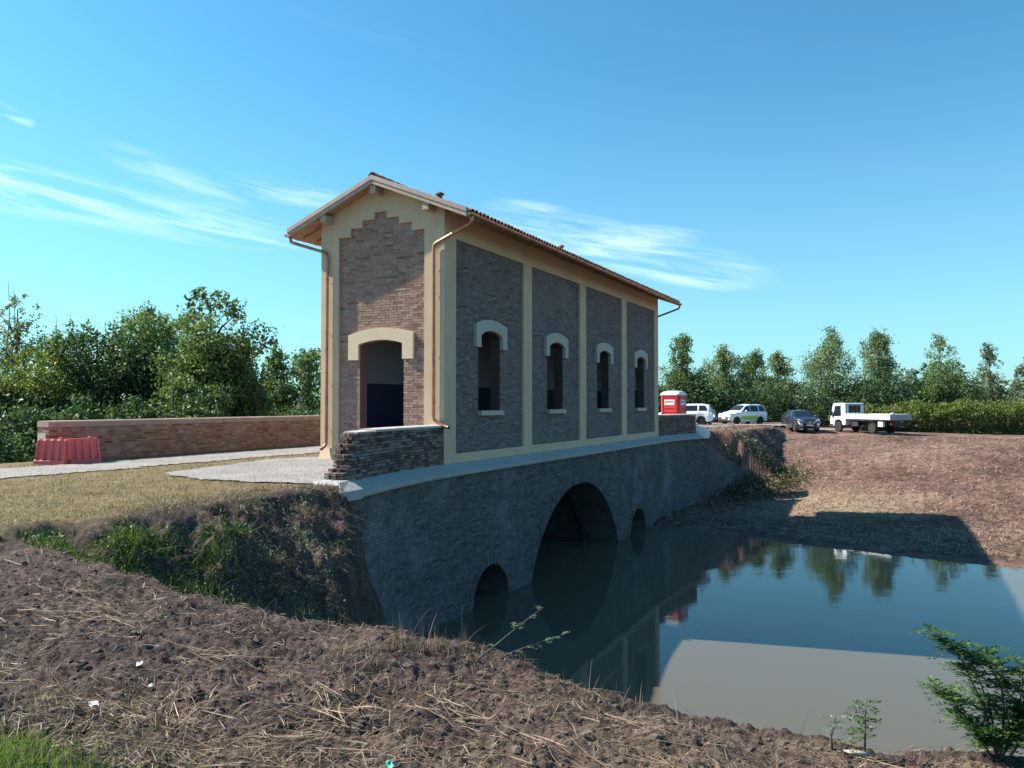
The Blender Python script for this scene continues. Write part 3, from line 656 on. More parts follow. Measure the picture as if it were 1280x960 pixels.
# gables
gm = MB()
def gspans(z):
    lo = [k for k in range(7) if z < stp[k] - 0.01]
    if not lo: return []
    a, b = PV0 + lo[0] * w7 + .004, PV0 + (lo[-1] + 1) * w7 - .004
    h = arch_half(z, *door[1:])
    return [(a, b)] if h is None else [(a, door[0] - h), (door[0] + h, b)]
holed(gm, PV0, PV1, -0.05, 6.27, door, fg_(REC + 0.008))
for k in range(1, 6): gm.add([fg_(REC + .008)(PV0 + k * w7, 6.27), fg_(REC + .008)(PV0 + (k + 1) * w7, 6.27), fg_(REC + .008)(PV0 + (k + 1) * w7, stp[k]), fg_(REC + .008)(PV0 + k * w7, stp[k])], [(0, 1, 2, 3)])
gm.build('mortar_bed', 'mortar', bld)
GB = lay(-0.03, 6.90, gspans, 11)
order = np.argsort(np.hypot(GB[:, 2] - 1.6, (GB[:, 0] + 10.9)))
near_set = order[:300]; rest = order[300:]
def gplace(a, b, z0, z1, rg):
    return (REC + 0.02 + rg.uniform(-.005, .004), (a + b) / 2, (z0 + z1) / 2), 0.0, (0.04, b - a - .002, z1 - z0)
brick_objects(GB[near_set], gplace, 'brick_red_o', bld)
brick_mesh('brick_panel', GB[rest], lambda s, d, z: (d, s, z), 'brick_red', bld, REC, 0.03, 0.005, miss=0.004, seed=21, flip=True)
rv = MB(); reveal(rv, door, fg_(REC), fg_(T), bottom=False); rv.build('door_reveal', 'brick_red', bld)
hood('door_hood', door[0], door[1], 1.08, 2.80, door[3], door[4], 3.50, 3.67, fg_(-0.01), fg_(REC + 0.01), 'cream_pale', bld)
mb = MB().box(LEN - REC - 0.02, LEN - REC, PV0, PV1, -0.06, 6.27); mb.build('brick_panel', 'brick_side_shaded', bld)
# interior
ins = MB()
for (a, b), op in zip([(T, panels[0][1] + .3), (panels[0][1] + .3, panels[1][1] + .3), (panels[1][1] + .3, panels[2][1] + .3), (panels[2][1] + .3, LEN - T)], wins):
    holed(ins, a, b, 0, ZT + 0.1, op, fs_(T + .002))
    if a > 14: holed(ins, a, b, 0, ZT + 0.1, op, fo_(T + .002))
    else: rect_q(ins, a, b, 0, ZT + 0.1, fo_(T + .002))
holed(ins, T, WID - T, 0, ZT, door, fg_(T + .002))
ins.add([(LEN - T - .002, T, 0), (LEN - T - .002, WID - T, 0), (LEN - T - .002, WID - T, ZT), (LEN - T - .002, T, ZT)], [(0, 1, 2, 3)])
for X0 in (T + .002, LEN - T - .002): ins.add([(X0, T, ZT), (X0, WID - T, ZT), (X0, RIDGE_V, zroof(RIDGE_V))], [(0, 1, 2)])
ins.build('interior_wall', 'interior', bld)
MB().box(0.02, LEN - 0.02, 0.02, WID - 0.02, -0.28, -0.065).build('floor', 'floor', bld)
MB().box(T, LEN - T, T, WID - T, -0.06, 0.0).build('floor', 'floor', bld)

# ------------------------------------------------------------------ roof
roof = bpy.data.objects.new('roof', None); C.objects.link(roof); roof.parent = bld
FR, BK = -0.42, LEN + 0.60
for sgn in (1, -1):
    ve = RIDGE_V - sgn * (RIDGE_V + EAVE)
    nb = 14
    for k in range(nb):                                     # roof boards, seen from below at the overhangs
        p0 = ve + (RIDGE_V - ve) * k / nb; p1 = ve + (RIDGE_V - ve) * (k + 1) / nb - sgn * 0.006
        MB().hexa([(FR + .03, p0, zroof(p0)), (BK - .03, p0, zroof(p0)), (BK - .03, p1, zroof(p1)), (FR + .03, p1, zroof(p1))],
                  [(FR + .03, p0, zroof(p0) + .03), (BK - .03, p0, zroof(p0) + .03), (BK - .03, p1, zroof(p1) + .03), (FR + .03, p1, zroof(p1) + .03)]).build('roof_board', 'wood', roof)
    for xx in (FR, BK - 0.035):                             # barge boards with their metal flashing
        a, b = ve, RIDGE_V
        MB().hexa([(xx, a, zroof(a) - .06), (xx, b, zroof(b) - .06), (xx, b, zroof(b) + .06), (xx, a, zroof(a) + .06)],
                  [(xx + .03, a, zroof(a) - .06), (xx + .03, b, zroof(b) - .06), (xx + .03, b, zroof(b) + .06), (xx + .03, a, zroof(a) + .06)]).build('barge_board', 'wood_pale', roof)
        x2 = xx - 0.02 if xx < 0 else xx + 0.02
        MB().hexa([(x2, a, zroof(a) + .055), (x2, b, zroof(b) + .055), (x2, b, zroof(b) + .175), (x2, a, zroof(a) + .175)],
                  [(x2 + .14, a, zroof(a) + .062), (x2 + .14, b, zroof(b) + .062), (x2 + .14, b, zroof(b) + .175), (x2 + .14, a, zroof(a) + .175)]).build('verge_flashing', 'flashing', roof)
for vv, hh in ((RIDGE_V, 0.22), (0.36, 0.20), (WID - 0.36, 0.20)):
    zz = zroof(vv + (0.1 if vv < RIDGE_V else -0.1)) - (0.05 if vv == RIDGE_V else 0.09)
    for x0, x1 in ((FR + 0.05, 0.0), (LEN, BK - 0.05)):
        MB().box(x0, x1, vv - 0.09, vv + 0.09, zz - hh, zz).build('purlin', 'wood_pale', roof)
nr_ = 34
for k in range(nr_):                                        # rafter tails under both side eaves
    s0 = 0.15 + (LEN - 0.4) * k / (nr_ - 1)
    for sgn in (1, -1):
        ve = RIDGE_V - sgn * (RIDGE_V + EAVE - 0.12); vi = RIDGE_V - sgn * (RIDGE_V - 0.01)
        MB().hexa([(s0, ve, zroof(ve) - .07), (s0 + .08, ve, zroof(ve) - .07), (s0 + .08, ve, zroof(ve) - .002), (s0, ve, zroof(ve) - .002)],
                  [(s0, vi, zroof(vi) - .10), (s0 + .08, vi, zroof(vi) - .10), (s0 + .08, vi, zroof(vi) - .002), (s0, vi, zroof(vi) - .002)]).build('rafter_tail', 'wood', roof)
# barrel tiles: cover tiles of the eave course are single objects, the rest one mesh
def half_pipe(r0, r1, l, n=5, th=0.012):
    mb = MB(); vs = []
    for (x_, r) in ((0, r0), (l, r1)):
        for rr_ in (r, r - th):
            for k in range(n + 1):
                a = math.pi * k / n; vs.append((x_, rr_ * math.cos(a), rr_ * math.sin(a)))
    N = n + 1; fs = []
    for k in range(n):
        fs += [(k, k + 1, 2 * N + k + 1, 2 * N + k), (N + k, 3 * N + k, 3 * N + k + 1, N + k + 1), (k, N + k, N + k + 1, k + 1), (2 * N + k, 2 * N + k + 1, 3 * N + k + 1, 3 * N + k)]
    mb.add(vs, fs); return mb
TL = 0.44; EXPO = 0.36; SP = 0.205
tile_mb = half_pipe(0.098, 0.078, TL); tile_me = bpy.data.meshes.new('roof_tile'); tile_me.from_pydata(tile_mb.v, [], tile_mb.f); tile_me.materials.append(M['tile_o'])
tv = np.array(tile_mb.v); tf = np.array(tile_mb.f)
slope_a = math.atan(SL); ncol = int((BK - FR - 0.3) / SP); nrow = 9
allv, allf, allr, base = [], [], [], 0
rg = random.Random(4)
for sgn in (1, -1):
    for c_ in range(ncol):
        xs = FR + 0.22 + c_ * SP
        for r_ in range(nrow):
            dist = -0.06 + r_ * EXPO
            for cover in (1, 0):
                v0 = RIDGE_V - sgn * (RIDGE_V + EAVE) + sgn * dist * math.cos(slope_a)
                z0 = Z_E + dist * math.sin(slope_a) + (0.095 if cover else 0.135) + rg.uniform(-.006, .006)
                # tile axis climbs the slope
                ax = Vector((rg.gauss(0, .012), sgn * math.cos(slope_a - .03), math.sin(slope_a - .03))).normalized()
                side = Vector((1, 0, 0)); side = (side - ax * side.dot(ax)).normalized(); up = side.cross(ax) * (1 if sgn > 0 else -1)
                up = up if up.z > 0 else -up
                if not cover: up = -up
                lx = xs + (0 if cover else SP / 2)
                if cover and r_ == 0 and sgn > 0:
                    o = bpy.data.objects.new('roof_tile', tile_me); C.objects.link(o); o.parent = roof
                    Mx = Matrix((ax, ax.cross(up) * -1, up)).transposed().to_4x4(); Mx.translation = Vector((lx, v0, z0)); o.matrix_basis = Mx
                else:
                    if not cover and r_ > 1: continue
                    w_ = np.outer(tv[:, 0], ax) + np.outer(tv[:, 1], side) + np.outer(tv[:, 2], up) + np.array([lx, v0, z0])
                    allv.append(w_); allf.append(tf + base); base += len(tv); allr.append(np.full(len(tv), rg.random()))
np_mesh('tile_cover', np.vstack(allv), np.vstack(allf), 'tile', roof, attr={'rnd': ('FLOAT', np.concatenate(allr))}, kind='stuff')
for k in range(int((BK - FR) / 0.38)):
    hp = half_pipe(0.14, 0.12, 0.42); q = MB(); q.add([(FR + 0.02 + k * 0.38 + x_, RIDGE_V + y_, zroof(RIDGE_V) + 0.13 + z_ + rg.uniform(-.004, .004)) for x_, y_, z_ in hp.v], hp.f)
    oo = q.build('ridge_tile', 'tile_o', roof)
def vent(s0, v0):
    z0 = zroof(v0) + 0.16; q = MB(); q.lathe([(0.07, 0), (0.07, .10)], 10, 'z', (s0, v0, z0)); q.lathe([(0.125, .11), (0.10, .15), (0.03, .19)], 10, 'z', (s0, v0, z0)); q.build('roof_vent', 'tile_o', roof)
vent(-0.15, 0.05); vent(6.6, -0.55)
# gutters and downpipes
for sgn in (1, -1):
    gv = RIDGE_V - sgn * (RIDGE_V + EAVE + 0.06); gz = Z_E + 0.035
    q = MB(); n = 8; N = n + 1; vs = []
    for xx in (FR + 0.02, BK - 0.02):
        for r_ in (0.085, 0.075):
            for k in range(N):
                a = math.pi + math.pi * k / n; vs.append((xx, gv + r_ * math.cos(a), gz + r_ * math.sin(a)))
    fs = []
    for k in range(n): fs += [(k, k + 1, 2 * N + k + 1, 2 * N + k), (N + k, 3 * N + k, 3 * N + k + 1, N + k + 1), (k, N + k, N + k + 1, k + 1), (2 * N + k, 2 * N + k + 1, 3 * N + k + 1, 3 * N + k)]
    q.add(vs, fs); gut = q.build('gutter', 'copper', bld)
    for s0 in (FR + 0.02, BK - 0.03):
        pts = [(gv + .085 * math.cos(math.pi + math.pi * k / 8), gz + .085 * math.sin(math.pi + math.pi * k / 8)) for k in range(9)]
        MB().prism(pts, lambda p_: (s0, p_[0], p_[1]), lambda p_: (s0 + .01, p_[0], p_[1])).build('gutter_end', 'copper', gut)
    for k in range(24):
        s0 = 0.1 + k * (LEN / 24); pts = [(gv + .09 * math.cos(math.pi + math.pi * k2 / 6), gz + .09 * math.sin(math.pi + math.pi * k2 / 6)) for k2 in range(7)]
        MB().tube([(s0, a, b) for a, b in pts], 0.009, 5).build('gutter_bracket', 'copper', gut)
def pipe(path, r=0.045):
    # rounded bends
    pts = [Vector(path[0])]
    for a, b, c_ in zip(path[:-2], path[1:-1], path[2:]):
        a, b, c_ = Vector(a), Vector(b), Vector(c_); e = 0.09
        p0 = b + (a - b).normalized() * e; p1 = b + (c_ - b).normalized() * e
        pts += [p0, (p0 + b * 2 + p1) / 4, p1]
    pts.append(Vector(path[-1]))
    o = MB().tube(pts, r, 12, cap=False).build('downpipe', 'copper', bld, smooth=True)
    return o
d1 = pipe([(-0.22, -0.96, 6.38), (-0.22, -0.96, 6.22), (-0.075, 0.28, 5.80), (-0.075, 0.28, 1.16), (-0.10, -0.12, 0.98), (-0.12, -0.22, 0.97)])
d2 = pipe([(-0.22, WID + 0.96, 6.38), (-0.22, WID + 0.96, 6.26), (-0.075, WID - 0.27, 5.86), (-0.075, WID - 0.27, 0.42), (-0.24, WID - 0.22, 0.30)])
d3 = pipe([(BK - 0.2, -0.96, 6.38), (BK - 0.2, -0.96, 6.22), (LEN + 0.075, 0.28, 5.75), (LEN + 0.075, 0.28, 0.1)])
for dp, vv, zs_ in ((d1, 0.28, (5.2, 4.5, 2.9, 1.6)), (d2, WID - 0.27, (5.1, 3.6, 2.2, 0.9))):
    for zz in zs_:
        MB().lathe([(0.047, -0.02), (0.053, -0.02), (0.053, 0.02), (0.047, 0.02)], 12, 'z', (-0.075, vv, zz)).build('pipe_clip', 'copper', dp)

# ================================================================== culvert below, with its coping
cul = thing('brick_culvert', 'dark brick canal wall with one large arch and two small arches', 'culvert', (OX, OY, 0), ANG)
FACE = -0.20; TOPZ = -0.30; BOT = WATER - 0.6
BIG = (9.17, 4.30, BOT, WATER - 0.25, -1.28); SM = [(2.30, 1.08, BOT, WATER + 0.05, -3.0), (16.15, 1.10, BOT, WATER + 0.05, -3.02)]
ops = [SM[0], BIG, SM[1]]
S0, S1 = -5.3, LEN + 9.0
def topz(s): return np.interp(s, [S0, LEN + 4.8, LEN + 6, LEN + 9], [TOPZ, TOPZ, -0.75, -2.3])
def fcul(s, d, z):
    s = np.asarray(s, float); return (s, cwing(s) + FACE + d - 0.012 * (np.asarray(z) - TOPZ) * 0, np.asarray(z, float))
def culspans(z):
    cuts = []
    for op in ops:
        h = arch_half(z, op[1] + 0.005, BOT - 1, op[3], op[4])
        if h: cuts.append((op[0] - h, op[0] + h))
    end = S1
    if z > topz(S1): end = float(np.interp(-z, [-TOPZ, 0.75, 2.3], [LEN + 4.8, LEN + 6, LEN + 9]))
    out = []; a = S0
    for c0, c1 in sorted(cuts):
        out.append((a, c0)); a = c1
    out.append((a, end)); return [(p_, q_) for p_, q_ in out if q_ > p_]
rows = lay(BOT, TOPZ, culspans, 31)
# leave room for the arch rings
def ring_clear(B):
    keep = np.ones(len(B), bool); mid = (B[:, 0] + B[:, 1]) / 2; zm = (B[:, 2] + B[:, 3]) / 2
    for op, t_ in ((SM[0], .25), (BIG, .5), (SM[1], .25)):
        c, hw, zb, zs, zc = op; rise = zc - zs; Rr = (hw * hw + rise * rise) / (2 * rise)
        dist = np.hypot(mid - c, zm - (zc - Rr)); keep &= ~((dist < Rr + t_) & (zm > zs - 0.1))
    return B[keep]
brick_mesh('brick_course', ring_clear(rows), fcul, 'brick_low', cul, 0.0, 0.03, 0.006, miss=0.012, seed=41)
mb = MB()
for (z0, z1) in courses(BOT, TOPZ):
    for a, b in culspans((z0 + z1) / 2):
        n = max(1, int((b - a) / 0.8))
        for k in range(n):
            p0, p1 = a + (b - a) * k / n, a + (b - a) * (k + 1) / n
            for q0, q1 in ((z0 - JO / 2, z1 + JO / 2),):
                A = [fcul(p0, 0.012, q0), fcul(p1, 0.012, q0), fcul(p1, 0.012, q1), fcul(p0, 0.012, q1)]
                mb.add([tuple(float(e) for e in q) for q in A], [(0, 1, 2, 3)])
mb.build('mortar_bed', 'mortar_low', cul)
# arch rings: bricks on edge
ringV, ringF, ringR = [], [], []; nb = 0
for op, lays_ in ((SM[0], 1), (BIG, 2), (SM[1], 1)):
    c, hw, zb, zs, zc = op; rise = zc - zs; Rr = (hw * hw + rise * rise) / (2 * rise); a0 = math.asin(min(1, hw / Rr))
    if rise > hw: a0 = math.pi - a0
    for ly in range(lays_):
        ra, rb = Rr + ly * 0.25 + 0.006, Rr + (ly + 1) * 0.25 - 0.006; n = int(2 * a0 * ra / 0.073)
        for k in range(n):
            t0 = -a0 + 2 * a0 * (k + .08) / n; t1 = -a0 + 2 * a0 * (k + .92) / n; dj = rg.uniform(-.012, .004)
            pts = [(ra, t0), (ra, t1), (rb, t1), (rb, t0)]
            for dd in (dj - 0.004, 0.03):
                for (r_, t_) in pts: ringV.append((c + r_ * math.sin(t_), FACE + dd, zc - Rr + r_ * math.cos(t_)))
            ringF += [(nb, nb + 1, nb + 2, nb + 3)] + [(nb + i_, nb + 4 + i_, nb + 4 + (i_ + 1) % 4, nb + (i_ + 1) % 4) for i_ in range(4)]; nb += 8
            ringR += [rg.betavariate(2.2, 2.2)] * 8
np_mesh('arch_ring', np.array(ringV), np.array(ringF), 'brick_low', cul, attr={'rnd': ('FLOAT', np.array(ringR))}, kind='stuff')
# vaults behind the arches
fc = lambda d: (lambda s, z: (s, d, z))
for op in ops:
    mb = MB(); reveal(mb, op, fc(FACE), fc(4.2), bottom=False)
    pts = arch_pts(*op); mb.add([fc(4.2)(*p_) for p_ in pts], [tuple(range(len(pts)))])
    mb.build('vault', 'mortar_low', cul)
c = BIG[0] + BIG[1]
MB().box(c - 0.22, c + 0.1, 1.0, 1.22, BOT, -2.2).build('gate_groove', 'black_plastic', cul)  # black bar standing in for the shade of the recessed gate groove
q = MB(); q.tube([(BIG[0] + (BIG[1] - .34) * math.sin(t_), 1.1, BIG[4] - 4.2 + 4.15 * math.cos(t_)) for t_ in np.linspace(0.1, 1.25, 12)], 0.14, 6); q.build('vault_rib', 'black_plastic', cul)
MB().box(BIG[0] - 4.2, BIG[0] + 4.2, 3.9, 4.1, BOT, -1).build('back_wall', 'mortar_low', cul)
# coping: sloping concrete weathering, then a small upright edge
def sweep(name, prof, sa, sb, step, mat, parent):
    n = int((sb - sa) / step) + 1; ss = np.linspace(sa, sb, n); V, k = [], len(prof)
    for s_ in ss:
        for (d, z) in prof: V.append((s_, float(cwing(s_)) + d, z))
    mb = MB(); mb.add(V, [(i_ * k + j_, i_ * k + (j_ + 1) % k, (i_ + 1) * k + (j_ + 1) % k, (i_ + 1) * k + j_) for i_ in range(n - 1) for j_ in range(k)] + [tuple(range(k)), tuple((n - 1) * k + j_ for j_ in range(k - 1, -1, -1))])
    return mb.build(name, mat, parent)
prof = [(0.06, -0.062), (-0.004, -0.004), (-0.36, -0.19), (-0.38, -0.205), (-0.38, -0.27), (-0.34, -0.28), (-0.34, -0.305), (-0.05, -0.305), (0.06, -0.2)]
sec = np.linspace(-5.0, LEN + 4.8, 13)
for a, b in zip(sec[:-1], sec[1:]): sweep('coping_slab', prof, a + 0.004, b, 0.25, 'concrete', cul)
s0, s1 = -5.78, -5.0; cw = float(cwing(-5.2))
MB().hexa([(s0, cw - 0.50, -0.30), (s1 - .004, cw - 0.42, -0.30), (s1 - .004, cw + 0.50, -0.30), (s0, cw + 0.50, -0.30)],
          [(s0, cw - 0.50, -0.11), (s1 - .004, cw - 0.42, -0.11), (s1 - .004, cw + 0.50, -0.11), (s0, cw + 0.50, -0.11)]).build('coping_slab', 'concrete', cul)
MB().hexa([(s0, cw - 0.50, -0.108), (s1 - .004, cw - 0.42, -0.108), (s1 - .004, cw + 0.50, -0.108), (s0, cw + 0.50, -0.108)],
          [(s0 + .3, cw - 0.20, 0.05), (s1 - .004, cw - 0.10, 0.05), (s1 - .004, cw + 0.42, 0.05), (s0 + .3, cw + 0.42, 0.05)]).build('coping_slab', 'concrete', cul)

# ================================================================== parapets
def parapet(label, sa, sb, top, ragged, objs):
    t = thing('parapet_wall', label, 'wall', (OX, OY, 0), ANG)
    TH = 0.45; rg_ = random.Random(9)
    def start(z):
        if not ragged: return sa
        base = -4.42 - 0.16 * math.floor((1.0 - z) / 0.24) - (0.18 if z < 0.22 else 0)
        return base + rg_.uniform(-0.05, 0.05)
    rows = lay(-0.02, top, lambda z: [(start(z), sb)], 51 if ragged else 53)
    def place(a, b, z0, z1, r_):
        m_ = (a + b) / 2; c_ = float(cwing(m_)); tg = math.atan2(float(cwing(m_ + .05)) - float(cwing(m_ - .05)), .1)
        return (m_, c_ + 0.06 + r_.gauss(0, .006), (z0 + z1) / 2), tg, (b - a, 0.12, z1 - z0)
    if objs: brick_objects(rows[:330], place, 'brick_dark_o', t, 15)
    else: brick_mesh('brick_course', rows, lambda s, d, z: (s, cwing(s) + d, z), 'brick_dark', t, 0, 0.05, 0.006, seed=61)
    # inner face and end bricks
    rows2 = lay(-0.02, top, lambda z: [(start(z) if ragged else sa, sb)], 57)
    brick_mesh('inner_course', rows2, lambda s, d, z: (s, cwing(s) + TH - d, z), 'brick_dark', t, 0, 0.12, 0.006, seed=63)
    if ragged:
        for (z0, z1) in courses(-0.02, top):
            a = start((z0 + z1) / 2); c_ = float(cwing(a))
            brick_objects(np.array([[c_ + 0.125, c_ + 0.225, z0, z1], [c_ + 0.235, c_ + 0.325, z0, z1]]), lambda p0, p1, q0, q1, r_: ((a + 0.12 + r_.uniform(-.04, .05), (p0 + p1) / 2, (q0 + q1) / 2), 0.0, (0.25, p1 - p0, q1 - q0)), 'brick_dark_o', t, int(z0 * 1000) + 99)
    core0 = -4.25 if ragged else sa + 0.1
    n = 12; mb = MB()
    ss = np.linspace(core0, sb - .002 if not ragged else sb, n); pr = [(0.05, -0.02), (0.05, top - .012), (TH - 0.05, top - .012), (TH - 0.05, -0.02)]
    V = [(s_, float(cwing(s_)) + d, z) for s_ in ss for d, z in pr]
    mb.add(V, [(i_ * 4 + j_, i_ * 4 + (j_ + 1) % 4, (i_ + 1) * 4 + (j_ + 1) % 4, (i_ + 1) * 4 + j_) for i_ in range(n - 1) for j_ in range(4)] + [(0, 1, 2, 3), tuple((n - 1) * 4 + j_ for j_ in (3, 2, 1, 0))])
    mb.build('mortar_core', 'mortar_dark', t)
    ca = -3.55 if ragged else sa
    cap_p = [(-0.012, top + .002), (-0.012, top + .055), (0.10, top + .075), (TH - 0.1, top + .075), (TH + .012, top + .055), (TH + .012, top + .002)]
    sweep('mortar_cap', cap_p, ca, sb, 0.3, 'cap_mortar', t)
    if ragged:
        cap2 = [(0.02, top + .002), (0.05, top + .03), (TH - 0.1, top + .045), (TH - .02, top + .002)]
        sweep('mortar_cap', cap2, -4.35, ca - .002, 0.1, 'cap_mortar', t)
    return t
parapet('weathered dark brick parapet with a broken stepped end beside the gable door', -5.0, -0.004, 0.96, True, True)
parapet('short dark brick parapet below the red portable toilet', LEN + 0.004, LEN + 4.9, 0.96, False, False)
# long parapet on the far side of the road
lp = thing('parapet_wall', 'long low reddish brick parapet beyond the gravel path, trees behind it', 'wall', (OX, OY, 0), ANG)
LV = 9.75; LA, LB = -4.3, 25.0
rows = lay(-0.05, 0.95, lambda z: [(LA, LB)], 71)
brick_mesh('brick_course', rows, lambda s, d, z: (s, LV + d, z), 'brick_parapet', lp, 0, 0.05, 0.007, miss=0.01, seed=73)
erow = lay(-0.05, 0.95, lambda z: [(LV, LV + 0.45)], 75)
brick_mesh('end_course', erow, lambda s, d, z: (LA + d, s, z), 'brick_parapet', lp, 0, 0.05, 0.006, seed=77)
MB().box(LA + 0.012, LB, LV + 0.012, LV + 0.44, -0.3, 0.948).build('mortar_core', 'mortar', lp)
MB().box(LA - 0.02, LA - 0.004, LV + 0.1, LV + 0.44, 0.1, 0.80).build('plaster_patch', 'cap_mortar', lp)
ce = np.linspace(LA - 0.02, LB, 25)
for a, b in zip(ce[:-1], ce[1:]):
    MB().prism([(LV - .02, .952), (LV - .02, 1.09), (LV + .03, 1.12), (LV + .44, 1.12), (LV + .47, 1.09), (LV + .47, .952)],
               lambda p_: (a + .004, p_[0], p_[1] + rg.uniform(-.003, .003)), lambda p_: (b - .004, p_[0], p_[1])).build('coping_slab', 'cap_brick', lp)

# ================================================================== vehicles
def gz(x, y): return float(ground(np.array([x]), np.array([y]))[0])
def wheel(parent, x, y, z, r, w, side, rim='rim'):
    e = bpy.data.objects.new('wheel', None); C.objects.link(e); e.parent = parent; e.location = (x, y, z)
    MB().lathe([(r * .62, -w / 2), (r * .93, -w / 2), (r, -w / 2 + .03), (r, w / 2 - .03), (r * .93, w / 2), (r * .62, w / 2)], 28, 'y').build('tyre', 'rubber', e, smooth=False)
    q = MB(); yo = side * (w / 2 - .035)
    q.lathe([(r * .64, yo - side * .02), (r * .64, yo + side * .02), (r * .56, yo + side * .02), (r * .54, yo - side * .01)], 24, 'y')
    q.lathe([(r * .16, yo - side * .02), (r * .16, yo + side * .03), (r * .08, yo + side * .035)], 14, 'y')
    for k in range(7):
        a = 2 * math.pi * k / 7; c_, s_ = math.cos(a), math.sin(a); h = r * .085
        P = [(r * .12, -h), (r * .60, -h * .8), (r * .60, h * .8), (r * .12, h)]
        q.prism(P, lambda p_: (p_[0] * c_ - p_[1] * s_, yo - side * .015, p_[0] * s_ + p_[1] * c_), lambda p_: (p_[0] * c_ - p_[1] * s_, yo + side * .018, p_[0] * s_ + p_[1] * c_))
    q.build('rim', rim, e)
    return e
def interp_st(st, x):
    xs = [q[0] for q in st]; return [float(np.interp(x, xs, [q[k] for q in st])) for k in range(1, len(st[0]))]
def car(label, x, y, heading, st, paint, wb, r, glass_side, shield, rear_g, extra=None, lower=None):
    """st: stations (x, zbottom, zbelt, ztop, w_low, w_belt, w_top); front at x=0; parts in the car's own frame"""
    Lc = st[-1][0]; t = thing('parked_car', label, 'car', (x, y, gz(x, y) + 0.03), heading - math.pi)
    off = -Lc / 2
    fine = np.unique(np.concatenate([np.linspace(0, Lc, 46), [q[0] for q in st]]))
    V, k = [], 0; prof = []
    for xx in fine:
        zb, zl, zt, w0, w1, w2 = interp_st(st, xx)
        zm = zb + (zl - zb) * .45; crown = 0.03 if zt - zl > .1 else 0.035
        for wa in wb:                                        # wheel openings
            if abs(xx - wa) < r * 1.12: zb = max(zb, r + math.sqrt(max(0, (r * 1.12) ** 2 - (xx - wa) ** 2)) - .02)
        zm = max(zm, zb + .02)
        ring = [(-w0, zb), (-w1 * 1.0, zm), (-w1, zl - .04), (-w1 + .025, zl), (-w2 - .02, zt - .05), (-w2 + .06, zt - .008), (-w2 * .5, zt + crown * .6), (0, zt + crown)]
        if zt - zl < .08: ring[3] = (-w1 + .03, zl - .01); ring[4] = (-w1 * .93, zt - .02); ring[5] = (-w1 * .82, zt); ring[6] = (-w1 * .5, zt + .012); ring[7] = (0, zt + .02)
        ring = ring + [(-a, b) for a, b in ring[-2::-1]]
        V += [(xx + off, a, b) for a, b in ring]; k = len(ring)
    n = len(fine); mb = MB()
    mb.add(V, [(i_ * k + j_, i_ * k + j_ + 1, (i_ + 1) * k + j_ + 1, (i_ + 1) * k + j_) for i_ in range(n - 1) for j_ in range(k - 1)] + [tuple(range(k)), tuple((n - 1) * k + j_ for j_ in range(k - 1, -1, -1))])
    body = mb.build('body', paint, t, smooth=True)
    MB().box(off + .25, off + Lc - .25, -st[2][4] * .86, st[2][4] * .86, r * .62, r * 1.55).build('underbody', 'black_plastic', t)
    def side_pt(xx, f, sg, push=.006):
        zb, zl, zt, w0, w1, w2 = interp_st(st, xx); a = (w1 - .025, zl); b = (w2 + .02, zt - .05)
        return (xx + off, sg * (a[0] + (b[0] - a[0]) * f + push), a[1] + (b[1] - a[1]) * f)
    for sg in (-1, 1):
        for (x0, x1, sl0, sl1) in glass_side:
            N = 6; P = []
            for j_ in range(N + 1):
                xx0 = x0 + (x1 - x0) * j_ / N
                P.append(side_pt(xx0, .06, sg))
            Q = []
            for j_ in range(N + 1):
                xx0 = x0 + sl0 + (x1 - sl1 - x0 - sl0) * j_ / N
                Q.append(side_pt(xx0, .90, sg))
            MB().add(P + Q, [(j_, j_ + 1, N + 2 + j_, N + 1 + j_) for j_ in range(N)]).build('side_window', 'car_glass', t)
        for wa in wb:
            wheel(t, wa + off, sg * (st[2][4] - .10), r, r, .20, sg)
        zb, zl, zt, w0, w1, w2 = interp_st(st, shield[0] + .35)
        q = MB(); q.lathe([(0.02, -.07), (.075, -.06), (.085, .0), (.06, .07)], 10, 'y', (shield[0] + .42 + off, sg * (w1 + .10), zl + .08)); q.build('mirror', paint, t, smooth=True)
    def top_glass(name, x0, x1, inset):
        a = interp_st(st, x0); b = interp_st(st, x1); up = .012
        wA = (a[5] if a[2] - a[1] > .08 else a[4] * .88) - inset; wB = b[5] - inset
        N = 8; P = []
        for (xx, ww, zz) in ((x0, wA, a[2]), (x1, wB, b[2])):
            for j_ in range(N + 1):
                f = -1 + 2 * j_ / N; P.append((xx + off, f * ww, zz + up + .028 * (1 - abs(f) ** 2.2)))
        MB().add(P, [(j_, j_ + 1, N + 2 + j_, N + 1 + j_) for j_ in range(N)]).build(name, 'car_glass', t)
    top_glass('windscreen', shield[0], shield[1], .05); top_glass('rear_window', rear_g[0], rear_g[1], .08)
    if lower:
        for sg in (-1, 1):
            x0, x1, f0, f1, mt = lower; N = 8
            def low_pt(xx, f):
                zb, zl, zt, w0, w1, w2 = interp_st(st, xx); zm = zb + (zl - zb) * .45
                return (xx + off, sg * (w1 + .008), zb + .06 + (zl - zb) * f)
            P = [low_pt(x0 + (x1 - x0) * j_ / N, f0) for j_ in range(N + 1)] + [low_pt(x0 + (x1 - x0) * j_ / N, f1) for j_ in range(N + 1)]
            MB().add(P, [(j_, j_ + 1, N + 2 + j_, N + 1 + j_) for j_ in range(N)]).build('door_stripe', mt, t)
    if extra: extra(t, off, Lc)
    return t
